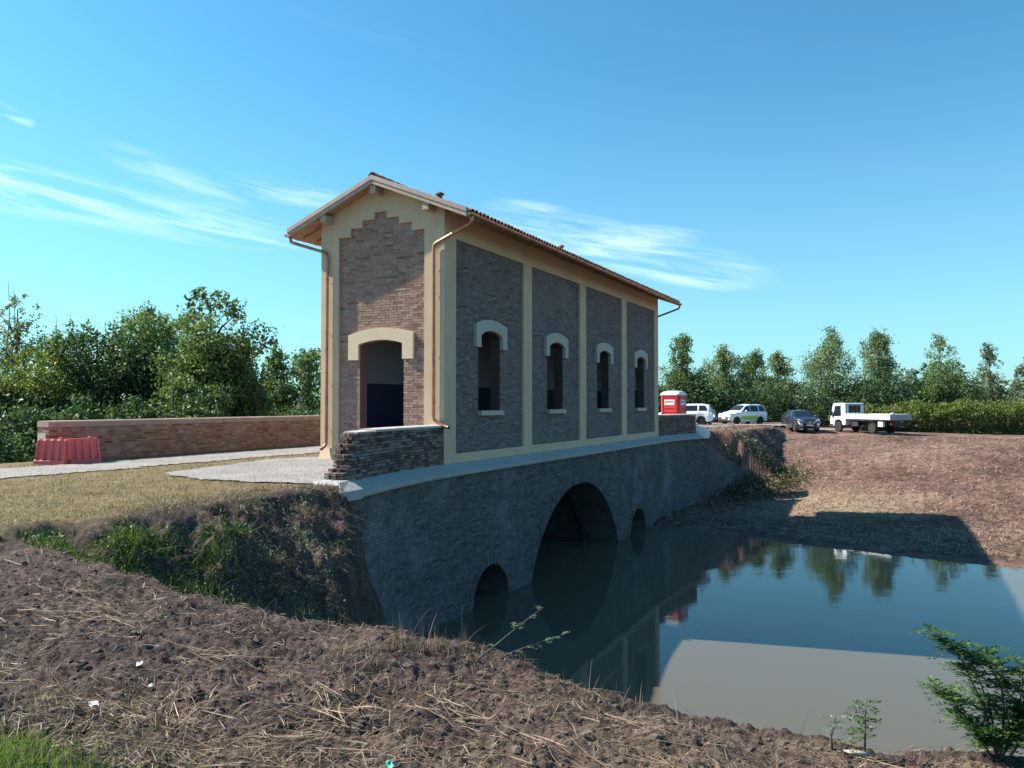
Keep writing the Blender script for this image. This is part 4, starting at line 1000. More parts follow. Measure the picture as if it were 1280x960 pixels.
def lights_front(t, off, wl_, z, h, x0, mat='lamp'):
    for sg in (-1, 1):
        MB().hexa([(x0 + off, sg * wl_, z), (x0 + off, sg * (wl_ - .28), z - .02), (x0 + off, sg * (wl_ - .28), z + h * .7), (x0 + off, sg * wl_, z + h)],
                  [(x0 + .22 + off, sg * (wl_ + .06), z + .03), (x0 + .12 + off, sg * (wl_ - .28), z), (x0 + .12 + off, sg * (wl_ - .28), z + h * .7), (x0 + .26 + off, sg * (wl_ + .05), z + h + .02)]).build('headlight', mat, t)
# small white hatchback with a lime stripe
st = [(0, .36, .52, .56, .62, .66, .58), (.08, .24, .70, .76, .72, .74, .66), (.55, .22, .86, .93, .78, .80, .70), (.95, .22, .93, 1.02, .79, .81, .68),
      (1.55, .22, .95, 1.46, .79, .81, .60), (2.1, .22, .96, 1.54, .79, .81, .60), (3.1, .22, .97, 1.52, .79, .81, .59), (3.45, .24, .98, 1.42, .78, .80, .57), (3.62, .30, .92, 1.02, .74, .76, .62), (3.66, .36, .7, .74, .68, .7, .6)]
def panda_x(t, off, Lc):
    lights_front(t, off, .66, .68, .16, .03)
    MB().box(off - .03, off + .05, -.40, .40, .34, .56).build('grille', 'black_plastic', t)
    MB().box(off - .045, off - .031, -.22, .22, .42, .53).build('number_plate', 'plate', t)
    MB().box(off + .0, off + .1, -.70, .70, .25, .33).build('bumper', 'black_plastic', t)
    for sg in (-1, 1):
        MB().box(Lc + off - .14, Lc + off - .02, sg * .72 - .04, sg * .72 + .04, .95, 1.25).build('tail_light', 'tail_lamp', t)
        MB().box(off + 1.75, off + 3.0, sg * .55 - .015, sg * .55 + .015, 1.55, 1.58).build('roof_rail', 'black_plastic', t)
car('white hatchback with a lime green door stripe, between white car and dark car', 19.0 - 1.0, 62.5, R(205), st, 'white_paint', (.62, 2.92), .30,
    [(1.12, 1.92, .42, .0), (1.98, 2.75, .0, .03), (2.82, 3.42, .02, .10)], (.99, 1.52), (3.47, 3.60), panda_x, (.98, 2.60, .10, .50, 'lime_paint'))
# dark crossover facing the camera
st = [(0, .40, .58, .64, .70, .74, .64), (.07, .30, .82, .88, .80, .84, .74), (.5, .26, .98, 1.03, .86, .88, .78), (1.10, .26, 1.03, 1.10, .87, .89, .72),
      (1.80, .26, 1.05, 1.50, .87, .89, .62), (2.3, .26, 1.06, 1.57, .87, .89, .61), (3.2, .26, 1.08, 1.55, .87, .89, .60), (3.8, .28, 1.12, 1.36, .86, .88, .60), (4.12, .34, 1.0, 1.08, .80, .82, .66), (4.2, .42, .8, .84, .74, .76, .64)]
def juke_x(t, off, Lc):
    lights_front(t, off, .74, .76, .16, .04)
    MB().box(off - .04, off + .06, -.50, .50, .42, .66).build('grille', 'black_plastic', t)
    q = MB()
    for sg in (-1, 1): q.tube([(off - .05, sg * .50, .80), (off - .06, sg * .20, .60), (off - .06, 0, .59)], .022, 6)
    q.build('grille_trim', 'rim', t)
    MB().lathe([(.07, -.012), (.07, .0)], 14, 'x', (off - .055, 0, .72)).build('badge', 'rim', t)
    MB().box(off - .06, off - .042, -.25, .25, .44, .54).build('number_plate', 'plate', t)
    for sg in (-1, 1):
        MB().lathe([(.11, -.03), (.11, .0), (.08, .01)], 14, 'x', (off - .01, sg * .60, .55)).build('fog_light', 'lamp', t)
        MB().box(off - .02, off + .08, sg * .60 - .16, sg * .60 + .16, .36, .39).build('bumper_trim', 'rim', t)
car('dark purple-black crossover car facing the camera, left of the white truck', 21.6, 60.0, R(268), st, 'dark_paint', (.80, 3.32), .34,
    [(1.28, 2.2, .46, .0), (2.26, 3.15, .0, .05), (3.2, 3.75, .04, .25)], (1.14, 1.78), (3.84, 4.10), juke_x)
# white estate half hidden by the toilet
st = [(0, .36, .55, .60, .68, .72, .62), (.08, .26, .76, .82, .78, .82, .72), (.6, .24, .92, .97, .84, .86, .76), (1.15, .24, .97, 1.04, .86, .88, .72), (1.9, .24, 1.0, 1.46, .86, .88, .62),
      (2.4, .24, 1.0, 1.55, .86, .88, .61), (3.5, .24, 1.02, 1.56, .86, .88, .60), (4.0, .26, 1.03, 1.47, .85, .87, .58), (4.25, .32, .98, 1.08, .80, .83, .66), (4.32, .40, .78, .82, .74, .77, .64)]
def est_x(t, off, Lc):
    lights_front(t, off, .70, .70, .16, .04)
    for sg in (-1, 1):
        MB().hexa([(Lc + off - .30, sg * .83, .96), (Lc + off - .02, sg * .70, .92), (Lc + off - .02, sg * .70, 1.06), (Lc + off - .30, sg * .80, 1.10)],
                  [(Lc + off - .30, sg * .87, .96), (Lc + off + .01, sg * .74, .92), (Lc + off + .01, sg * .74, 1.06), (Lc + off - .30, sg * .84, 1.10)]).build('tail_light', 'tail_lamp', t)
    MB().box(Lc + off - .06, Lc + off + .02, -.66, .66, .34, .56).build('bumper', 'black_plastic', t)
    MB().box(Lc + off + .021, Lc + off + .03, -.25, .25, .72, .82).build('number_plate', 'plate', t)
car('white car partly hidden behind the red portable toilet', 13.1, 60.5, R(158), st, 'white_paint', (.85, 3.45), .33,
    [(1.35, 2.25, .5, .0), (2.32, 3.2, .0, .03), (3.27, 3.95, .02, .18)], (1.18, 1.88), (4.02, 4.22), est_x)

# white tipper truck
tx, ty = 25.75, 57.8
tr = thing('parked_truck', 'white dropside tipper truck parked beside the hedge', 'truck', (tx, ty, gz(tx, ty) + .06), R(111) - math.pi)
Lt = 5.7; o0 = -Lt / 2
cp = [(0.02, .42), (0.0, .80), (0.05, 1.12), (0.30, 2.02), (0.42, 2.12), (1.42, 2.14), (1.50, 2.06), (1.52, .55), (1.25, .52), (1.15, .80), (.95, .93), (.65, .93), (.45, .80), (.38, .42)]
q = MB(); q.prism(cp, lambda p_: (p_[0] + o0, -.88, p_[1]), lambda p_: (p_[0] + o0, .88, p_[1])); q.build('cab', 'white_paint', tr)
for sg in (-1, 1):
    w = sg * .888
    MB().prism([(.30, 1.16), (.50, 1.92), (1.08, 1.94), (1.10, 1.18), (.60, 1.14)], lambda p_: (p_[0] + o0, sg * .882, p_[1]), lambda p_: (p_[0] + o0, w, p_[1])).build('side_window', 'car_glass', tr)
    MB().box(o0 + 1.0, o0 + 1.12, sg * .884 - .01, sg * .884 + .012, .98, 1.02).build('door_handle', 'black_plastic', tr)
    MB().box(o0 + .12, o0 + .22, sg * 1.02 - .09, sg * 1.02 + .09, 1.20, 1.58).build('mirror', 'black_plastic', tr)
    MB().tube([(o0 + .2, sg * .88, 1.6), (o0 + .16, sg * 1.02, 1.58)], .015, 6).build('mirror_arm', 'black_plastic', tr)
    MB().box(o0 - .015, o0 + .05, sg * .66 - .16, sg * .66 + .16, .62, .80).build('headlight', 'lamp', tr)
    MB().hexa([(o0 + 1.58, sg * .93, .98), (o0 + 4.62, sg * .93, .98), (o0 + 4.62, sg * .97, .98), (o0 + 1.58, sg * .97, .98)], [(o0 + 1.58, sg * .93, 1.36), (o0 + 4.62, sg * .93, 1.36), (o0 + 4.62, sg * .97, 1.36), (o0 + 1.58, sg * .97, 1.36)]).build('side_board', 'alu', tr)
    MB().box(o0 + 1.60, o0 + 4.60, sg * .985 - .012, sg * .985 + .012, 1.15, 1.19).build('board_rib', 'alu', tr)
    MB().box(o0 + 4.624, o0 + 5.66, sg * .93, sg * .968, .98, 1.36) if sg < 0 else None
    MB().hexa([(o0 + 4.64, sg * .93, .98), (o0 + 5.68, sg * .93, .98), (o0 + 5.68, sg * .97, .98), (o0 + 4.64, sg * .97, .98)], [(o0 + 4.64, sg * .93, 1.36), (o0 + 5.68, sg * .93, 1.36), (o0 + 5.68, sg * .97, 1.36), (o0 + 4.64, sg * .97, 1.36)]).build('side_board', 'alu', tr)
    wheel(tr, o0 + .80, sg * .80, .36, .36, .22, sg); wheel(tr, o0 + 4.05, sg * .78, .36, .36, .34, sg)
    q = MB(); pts = [(o0 + 4.05 + .45 * math.cos(a), .36 + .45 * math.sin(a)) for a in np.linspace(.15, math.pi - .15, 9)]
    for (p0, p1) in zip(pts[:-1], pts[1:]): q.hexa([(p0[0], sg * .60, p0[1]), (p1[0], sg * .60, p1[1]), (p1[0], sg * .95, p1[1]), (p0[0], sg * .95, p0[1])], [(p0[0], sg * .60, p0[1] + .02), (p1[0], sg * .60, p1[1] + .02), (p1[0], sg * .95, p1[1] + .02), (p0[0], sg * .95, p0[1] + .02)])
    q.build('mudguard', 'black_plastic', tr)
    MB().box(o0 + 4.58, o0 + 5.0, sg * .80 - .1, sg * .80 + .1, .48, .82).build('tool_box', 'white_paint', tr)
    MB().box(o0 + 2.1, o0 + 2.7, sg * .74 - .12, sg * .74 + .12, .45, .78).build('fuel_tank', 'black_plastic', tr)
    MB().box(o0 + 5.60, o0 + 5.66, sg * .75 - .12, sg * .75 + .12, .62, .74).build('tail_light', 'tail_lamp', tr)
a_, b_ = Vector((.045, 0, 1.14)), Vector((.295, 0, 1.98)); nrm = Vector((-.96, 0, .27)) * .01
MB().add([(a_.x + o0 + nrm.x, -.78, a_.z), (a_.x + o0 + nrm.x, .78, a_.z), (b_.x + o0 + nrm.x, .74, b_.z), (b_.x + o0 + nrm.x, -.74, b_.z)], [(0, 1, 2, 3)]).build('windscreen', 'car_glass', tr)
MB().box(o0 + 1.515, o0 + 1.53, -.55, .55, 1.45, 1.95).build('rear_window', 'car_glass', tr)
MB().box(o0 - .06, o0 + .3, -.90, .90, .36, .58).build('bumper', 'black_plastic', tr)
MB().box(o0 + .5, o0 + 5.6, -.38, .38, .52, .80).build('chassis', 'black_plastic', tr)
MB().box(o0 + 1.58, o0 + 5.68, -.929, .929, .90, .975).build('bed_floor', 'black_plastic', tr)
MB().box(o0 + 5.684, o0 + 5.72, -.97, .97, .95, 1.36).build('tailgate', 'alu_shaded', tr)
q = MB()
for yy in np.linspace(-.85, .85, 5): q.tube([(o0 + 1.60, yy, .98), (o0 + 1.60, yy, 2.0)], .02, 6)
q.tube([(o0 + 1.60, -.88, 2.0), (o0 + 1.60, .88, 2.0)], .025, 6); q.build('headboard', 'black_plastic', tr)
for (bx, by, sz) in ((4.7, .3, .2), (5.25, -.3, .17)):
    q = MB(); q.lathe([(sz * .8, 1.0), (sz, 1.1), (sz * 1.05, 1.28), (sz * .7, 1.40), (sz * .2, 1.45)], 9, 'z', (o0 + bx, by, 0))
    ob = q.build('cement_sack', 'sack', None, smooth=True); ob.matrix_world = Matrix.Translation((tx, ty, gz(tx, ty) + .06)) @ Matrix.Rotation(R(111) - math.pi, 4, 'Z')
    tag(ob, 'white sack near the truck tailgate' if by < 0 else 'white sack in the truck bed, further from the tailgate', 'sack')

# ================================================================== site things
# red portable toilet
px, py = 8.95, 44.3
wc = thing('portable_toilet', 'red portable toilet with a white domed roof above the short parapet', 'toilet', (px, py, gz(px, py) + 0.03), R(-12 - 24))
hw = .55
def rrect(h, c_=.10): return [(-h + c_, -h), (h - c_, -h), (h, -h + c_), (h, h - c_), (h - c_, h), (-h + c_, h), (-h, h - c_), (-h, -h + c_)]
MB().prism(rrect(hw), lambda p_: (p_[0], p_[1], 0.1), lambda p_: (p_[0] * .98, p_[1] * .98, 2.06)).build('cabin', 'toilet_red', wc)
MB().prism(rrect(hw + .02), lambda p_: (p_[0], p_[1], 0.0), lambda p_: (p_[0], p_[1], .098)).build('base', 'black_plastic', wc)
q = MB(); rgs = [(hw + .03, 2.062), (hw + .03, 2.14), (hw * .80, 2.26), (hw * .45, 2.31)]
vs = [(a * h / hw, b * h / hw, z) for h, z in rgs for a, b in rrect(hw)]; q.add(vs, [(i_ * 8 + j_, i_ * 8 + (j_ + 1) % 8, (i_ + 1) * 8 + (j_ + 1) % 8, (i_ + 1) * 8 + j_) for i_ in range(3) for j_ in range(8)] + [tuple(range(24, 32))]); q.build('roof', 'toilet_white', wc)
for face in (0, 1):
    f = (lambda a, d, z: (a, -hw - d, z)) if face == 0 else (lambda a, d, z: (hw + d, a, z))
    def slab(n_, a0, a1, z0, z1, d0, d1, mt): 
        return MB().hexa([f(a0, d0, z0), f(a1, d0, z0), f(a1, d0, z1), f(a0, d0, z1)], [f(a0, d1, z0), f(a1, d1, z0), f(a1, d1, z1), f(a0, d1, z1)]).build(n_, mt, wc)
    for zz in (.35, .6, .85, 1.12, 1.34, 1.93): slab('panel_rib', -.36, .36, zz, zz + .05, -.012, .012, 'toilet_red')
    for aa in (-.43, .39): slab('corner_rib', aa, aa + .04, .15, 2.02, -.012, .014, 'toilet_red')
    lab = slab('sticker', -.30, .30, 1.52, 1.82, -.01, .010, 'toilet_white')
    q = MB(); x0 = -.25
    for wd in (.03, .05, .03, .06, .04, .03, .06, .03, .04): 
        q.hexa([f(x0, .011, 1.66), f(x0 + wd * .75, .011, 1.66), f(x0 + wd * .75, .011, 1.74), f(x0, .011, 1.74)], [f(x0, .013, 1.66), f(x0 + wd * .75, .013, 1.66), f(x0 + wd * .75, .013, 1.74), f(x0, .013, 1.74)]); x0 += wd * 1.35
    ob = q.build('sticker_print', 'ink', wc); ob.parent = lab; ob['kind'] = 'stuff'
MB().box(.30, .36, -hw - .04, -hw - .013, 1.0, 1.12).build('door_latch', 'black_plastic', wc)
# white slumped sack by the parapet end
q = MB(); nseg, nrg = 18, 9; vs = []
sx, sy = l2w(LEN + 5.75, -0.75); szz = gz(sx, sy)
prof_s = [(.40, .0), (.46, .10), (.46, .25), (.43, .40), (.36, .52), (.24, .60), (.10, .66), (.03, .70)]
for k, (r_, h_) in enumerate(prof_s):
    for j_ in range(nseg):
        a = 2 * math.pi * j_ / nseg; f = 1 + .08 * math.sin(3 * a + k) + .05 * math.sin(7 * a - k * 1.3)
        vs.append((r_ * f * math.cos(a) - .22 * (h_ / .7) ** 2, r_ * f * math.sin(a) * .8, h_))
q.add(vs, [(i_ * nseg + j_, i_ * nseg + (j_ + 1) % nseg, (i_ + 1) * nseg + (j_ + 1) % nseg, (i_ + 1) * nseg + j_) for i_ in range(len(prof_s) - 1) for j_ in range(nseg)] + [tuple(range(nseg)), tuple((len(prof_s) - 1) * nseg + j_ for j_ in range(nseg))])
ob = q.build('big_bag', 'sack', None, smooth=True); ob.location = (sx, sy, szz + .10); tag(ob, 'large white bulk bag slumped at the end of the short parapet', 'bag')
kx, ky = 14.9, 60.3
q = MB(); q.lathe([(.16, 0), (.16, .5), (.14, .56), (.06, .60)], 10, 'z'); ob = q.build('kerb_post', 'stone', None); ob.location = (kx, ky, gz(kx, ky)); tag(ob, 'short pale stone post between the white car and the hatchback', 'post')
# red water-filled barriers
def barrier(label, x, y, rz):
    t = thing('road_barrier', label, 'barrier', (x, y, gz(x, y) + .0), rz, 'red plastic road barriers')
    Lb = 0.82; pr = [(-.20, 0), (-.20, .10), (-.17, .14), (-.085, .62), (-.06, .66), (.06, .66), (.085, .62), (.17, .14), (.20, .10), (.20, 0)]
    xs = [-Lb / 2]; ribs = []
    mb = MB(); st_ = []
    n = 4; 
    for k in range(n):
        a = -Lb / 2 + Lb * k / n; b = a + Lb / n; st_ += [(a + .0, 1.0), (a + .16 * Lb / n * 1.2, 1.0), (a + .27 * Lb / n, .68), (b - .27 * Lb / n, .68), (b - .16 * Lb / n * 1.2, 1.0)]
    st_.append((Lb / 2, 1.0)); V = []
    for (xx, sc_) in st_:
        for (yy, zz) in pr:
            f = sc_ if .12 < zz < .64 else 1.0
            V.append((xx * (1 - .06 * zz / .66), yy * f, zz))
    k = len(pr); m_ = len(st_)
    mb.add(V, [(i_ * k + j_, i_ * k + (j_ + 1) % k, (i_ + 1) * k + (j_ + 1) % k, (i_ + 1) * k + j_) for i_ in range(m_ - 1) for j_ in range(k)] + [tuple(range(k)), tuple((m_ - 1) * k + j_ for j_ in range(k - 1, -1, -1))])
    mb.build('body', 'barrier_red', t)
    MB().lathe([(.05, .655), (.05, .69), (.03, .70)], 12, 'z', (.2, 0, 0)).build('filler_cap', 'barrier_red', t)
    for sg in (-1, 1): MB().lathe([(.045, .12), (.045, .56)], 10, 'z', (sg * (Lb / 2 + .012), 0, 0)).build('coupling', 'barrier_red', t)
    return t
barrier('red plastic barrier nearer the path, its long ribbed side in view', -12.02, 21.0, R(-4))
barrier('red plastic barrier behind, set askew against the parapet end', -11.50, 21.45, R(58))
# stakes of the fence beyond the parapet
for k, (x, y) in enumerate(((-13.1, 42.5), (-12.2, 43), (-11.3, 43.3), (-10.6, 43.8))):
    q = MB(); q.tube([(0, 0, -.6), (.02, 0, 2.1)], .04, 7); q.box(-.045, .065, -.045, .045, 2.1, 2.14)
    ob = q.build('fence_stake', 'bark', None); ob.location = (x, y, gz(x, y)); tag(ob, ['leftmost', 'second from left', 'third from left', 'rightmost'][k] + ' of the thin wooden stakes beyond the long parapet', 'stake', 'stakes beyond the parapet')
# scraps on the bare earth
def pix(px_, py_, z=None):
    """point of the ground seen at photo pixel"""
    dx, dz = (px_ - 640) / 1000, (504 - py_) / 1000
    ts = np.linspace(2, 60, 4000); zz = EYE + ts * dz; gg = ground(ts * dx, ts); k = int(np.argmax(gg > zz)); return ts[k] * dx, ts[k], gg[k]
def scrap(label, px_, py_, size, mat, name='paper_scrap', seed=0):
    x, y, z = pix(px_, py_); r_ = random.Random(seed + px_); q = MB(); n = 5; V = []
    for i_ in range(n):
        for j_ in range(4): V.append(((i_ / (n - 1) - .5) * size * r_.uniform(.8, 1.1), (j_ / 3 - .5) * size * .6 * r_.uniform(.7, 1.2), r_.uniform(0, .35) * size))
    Fq = [(i_ * 4 + j_, i_ * 4 + j_ + 1, (i_ + 1) * 4 + j_ + 1, (i_ + 1) * 4 + j_) for i_ in range(n - 1) for j_ in range(3)]
    q.add(V, Fq); k = len(V); q.add([(a, b, c_ - .004) for a, b, c_ in V], Fq)
    ob = q.build(name, mat, None); ob.location = (x, y, z + .01); ob.rotation_euler = (0, 0, r_.uniform(0, 3)); tag(ob, label, 'scrap')
scrap('crumpled white paper scrap, lower of the pale scraps at left on dark soil', 122, 882, .075, 'paper')
scrap('small white paper scrap in the dark hollow left of centre', 178, 831, .06, 'paper')
scrap('small pale paper scrap on open soil just right of the hollow', 194, 858, .05, 'paper')
scrap('turquoise plastic scrap at the bottom edge of the bare bank', 490, 957, .07, 'turquoise', 'plastic_scrap')
x, y, z = pix(1062, 944); q = MB(); q.tube([(-.09, 0, .02), (.02, .01, .022), (.09, -.01, .02)], [.014, .016, .013], 8); ob = q.build('cut_stick', 'stone', None, smooth=True); ob.location = (x, y, z); ob.rotation_euler = (0, 0, R(-8)); tag(ob, 'pale cut stick lying on the bank near the leafy shrub', 'stick')

# ================================================================== vegetation
def leaf_quads(P, size, g_, up=0.35, aspect=0.6, D=None):
    """diamond leaves at points P (n,3)"""
    n = len(P); d = g_.normal(0, 1, (n, 3)); d[:, 2] += 0.0
    if D is not None: d = d * 0.6 + D
    d /= np.linalg.norm(d, axis=1)[:, None]
    nn = g_.normal(0, 1, (n, 3)); nn[:, 2] += up * 2; w = np.cross(d, nn); w /= np.linalg.norm(w, axis=1)[:, None] + 1e-9
    s_ = (size * g_.uniform(0.6, 1.3, n))[:, None]
    a = P - d * s_ * .5; b = P + w * s_ * .5 * aspect + d * s_ * .08; c_ = P + d * s_ * .5; e = P - w * s_ * .5 * aspect + d * s_ * .08
    V = np.stack([a, b, c_, e], 1).reshape(-1, 3); F = np.arange(4 * n).reshape(-1, 4)
    return V, F
def make_tree(label, x, y, h, rx, base, n, leaf, style, mat, seed, name='tree', bark='bark', group=None, clump=0.33, sink=0.0, cat='tree'):
    g_ = np.random.default_rng(seed); z0 = gz(x, y) - sink
    t = thing(name, label, cat, (x, y, z0), 0, group)
    H = h + sink; ch = H - base
    P = []; cents = []
    if style == 'round':
        nb = 46
        for k in range(nb):
            u = g_.normal(0, 1, 3); u /= np.linalg.norm(u); rr_ = g_.uniform(.1, 1.0) ** .6 * .86
            cents.append((rx * u[0] * rr_, rx * u[1] * rr_, base + ch * (.5 + .46 * u[2] * rr_ * 1.1), rx * g_.uniform(.20, .38)))
        for k in range(9):                                   # leaders that break the outline
            a = g_.uniform(0, 6.28); r_ = rx * g_.uniform(.1, .75); zt = base + ch * (1.0 - .35 * (r_ / rx) ** 2) + g_.uniform(-.3, .25)
            cents.append((r_ * math.cos(a), r_ * math.sin(a), zt - .3, rx * g_.uniform(.10, .19)))
    elif style == 'bush':
        nb = 30
        for k in range(nb):
            u = g_.normal(0, 1, 3); u[2] = abs(u[2]); u /= np.linalg.norm(u); rr_ = g_.uniform(.35, .92)
            cents.append((rx * u[0] * rr_, rx * u[1] * rr_, base + ch * (.08 + .82 * u[2] * rr_), rx * g_.uniform(.20, .36)))
    else:                                                    # upright poplar-like: tapering with ragged tufts
        nb = 80
        for k in range(nb):
            f = g_.uniform(0.0, 1) ** 0.95; prof_ = (0.70 + .55 * f) * (1 - f) ** .62 + .06
            a = g_.uniform(0, 6.28); r_ = rx * prof_ * g_.uniform(.0, 1.0) ** .7 * .95
            cents.append((r_ * math.cos(a), r_ * math.sin(a), base + ch * f * .97, rx * g_.uniform(.16, .30) * (1.2 - .62 * f)))
    cents = np.array(cents); wts = cents[:, 3] ** 2; wts = wts / wts.sum(); cnt = g_.multinomial(n, wts)
    for (cx, cy, cz, cr), m_ in zip(cents, cnt):
        if m_ == 0: continue
        nc = max(3, m_ // 14)
        u = g_.normal(0, 1, (nc, 3)); u /= np.linalg.norm(u, axis=1)[:, None]
        cc = u * (cr * g_.uniform(.55, 1.12, (nc, 1))) * np.array([1, 1, .85 if style != 'poplar' else 1.25])
        idx = g_.integers(0, nc, m_)
        P.append(cc[idx] + g_.normal(0, 1, (m_, 3)) * cr * (clump if style != 'poplar' else .7) * .5 + np.array([cx, cy, cz]))
    P = np.vstack(P); P = P[P[:, 2] > 0.02]
    V, F = leaf_quads(P, leaf, g_)
    np_mesh('crown', V, F, mat, t)
    q = MB(); r0 = 0.018 * H + .03; q.tube([(0, 0, -.3), (.05, .02, base * .5), (.0, .05, base + ch * .3), (.04, 0, base + ch * .62), (0, .03, base + ch * .92)], [r0 * 1.25, r0, r0 * .75, r0 * .45, r0 * .15], 9)
    q.build('trunk', bark, t, smooth=True)
    q = MB()
    sel = cents[g_.permutation(len(cents))[:14]]
    for (cx, cy, cz, cr) in sel:
        zs_ = max(base * .8, cz - .9 * math.hypot(cx, cy) - .3); q.tube([(0.02, 0.02, zs_), (cx * .45, cy * .45, zs_ + (cz - zs_) * .55), (cx, cy, cz)], [r0 * .42, r0 * .28, r0 * .1], 6)
    q.build('limb', bark, t, smooth=True)['kind'] = 'stuff'
    return t
# poplars and young trees behind the vehicles (photo x of the crown, y of the top, depth)
def at_px(px_, Y): return (px_ - 640) / 1000 * Y
def top_h(py_, Y): return EYE + (504 - py_) / 1000 * Y
row = [(806, 470, 74, 1.9, 'round', 'leaf_mid', 'green tree just showing beside the far corner of the building'), (853, 421, 72, 2.4, 'poplar', 'leaf_mid', 'dense green tree rising above the red portable toilet'),
       (905, 434, 76, 2.7, 'poplar', 'leaf_poplar', 'green tree directly behind the lime striped hatchback'), (944, 440, 80, 2.3, 'poplar', 'leaf_mid', 'green tree just right of the hatchback, lower of its pair'),
       (972, 442, 75, 2.3, 'poplar', 'leaf_poplar', 'green tree directly behind the dark crossover car'), (1040, 414, 74, 3.3, 'poplar', 'leaf_poplar', 'largest broad tree between the dark car and the truck'),
       (1098, 416, 76, 2.8, 'poplar', 'leaf_poplar', 'tall tree directly behind the truck bed'), (1135, 458, 82, 2.6, 'round', 'leaf_grey', 'low greyish tree above the truck tailgate'),
       (1175, 416, 78, 2.2, 'poplar', 'leaf_poplar', 'slender tall tree above the hedge, right of the truck'), (1178, 448, 74, 3.0, 'round', 'leaf_mid', 'rounded dark green tree at the foot of the slender tall tree'),
       (1236, 425, 80, 1.7, 'poplar', 'leaf_grey', 'thin silvery tree near the right end of the hedge'), (1222, 475, 82, 2.6, 'round', 'leaf_grey', 'low silvery tree below the thin silvery tree'),
       (1284, 446, 78, 1.7, 'poplar', 'leaf_grey', 'silvery tree cut by the right edge of the picture')]
for k, (px_, py_, Y_, rx_, st_, mt, lb) in enumerate(row):
    hh = top_h(py_, Y_) - gz(at_px(px_, Y_), Y_)
    make_tree(lb, at_px(px_, Y_), Y_, hh, rx_ * 1.12, 0.3 if st_ == 'poplar' else .4, (17000 if mt != 'leaf_grey' else 11000) if rx_ > 2.2 else (12000 if mt != 'leaf_grey' else 7000), 0.19, st_, M[mt], 100 + k, 'poplar_tree' if st_ == 'poplar' else 'tree', 'bark_pale', 'trees behind the vehicles')
# undergrowth that closes the gaps below the crowns
g_ = np.random.default_rng(55); n = 30000
xx = g_.uniform(9, 36, n); yy = 72 + g_.normal(0, 1.4, n) + 2 * fbm(xx, xx * 0, .3, 3); hmax = 3.2 + 2.6 * fbm(xx, xx * 0 + 5, .35, 3)
zz = g_.random(n) ** .75 * hmax
V, F = leaf_quads(np.stack([xx, yy, zz - .3], 1), .22, g_)
tag(np_mesh('undergrowth', V, F, 'leaf_dark'), 'dark undergrowth closing the gaps beneath the row of trees', kind='stuff')
# far wood on the horizon
n = 22000; xx = g_.uniform(-30, 150, n); yy = 135 + g_.normal(0, 4, n); hm = 5 + 3.0 * fbm(xx, xx * 0 + 3, .12, 4)
V, F = leaf_quads(np.stack([xx, yy, g_.random(n) * hm - .6], 1), .7, g_)
tag(np_mesh('far_wood', V, F, 'leaf_grey'), 'hazy far-off wood along the right horizon', kind='stuff')
# yellow-green hedge right of the truck
hd = thing('hedge', 'long yellow-green hedge running right from behind the truck', 'hedge', (28, 60, gz(28, 60)))
n = 42000; f = g_.random(n); hx = 26.5 + 24 * f; hy = 62.5 - 3.0 * f; hh = 2.0 + .9 * f + .45 * fbm(hx, hy * 0, .5, 4)
a = g_.uniform(-math.pi / 2 * 1.15, math.pi / 2 * 1.15, n); rr_ = g_.uniform(.72, 1.05, n) + .22 * fbm(hx * 1.0, a * 2.0, 1.0, 3)
P = np.stack([hx, hy - np.cos(a) * 1.5 * rr_ * 1.0 + np.where(np.abs(a) > 1.2, 1.0, 0) * g_.random(n), np.clip((.5 + .5 * np.sin(a)), 0, 1) * hh * rr_ - .02], 1)
lm = a > -.45 + .35 * g_.normal(0, 1, n)
for nm, sel, mt in (('upper_foliage', lm, 'leaf_yellow'), ('lower_foliage', ~lm, 'leaf_mid')):
    Q = P[sel].copy(); Q[:, 2] += np.array([gz(28, 60)]) * 1.0 - .15; Q -= np.array([28, 60, gz(28, 60)])
    V, F = leaf_quads(Q, .19, g_); np_mesh(nm, V, F, mt, hd)
q = MB()
for k in range(40):
    f = k / 39; bx, by = 26.5 + 24 * f - 28, 62.5 - 3 * f - 60; q.tube([(bx, by - .3, -.5), (bx + g_.normal(0, .2), by, 1.0), (bx + g_.normal(0, .4), by + .1, 1.9)], [.04, .03, .01], 5)
q.build('stem', 'bark', hd)['kind'] = 'stuff'
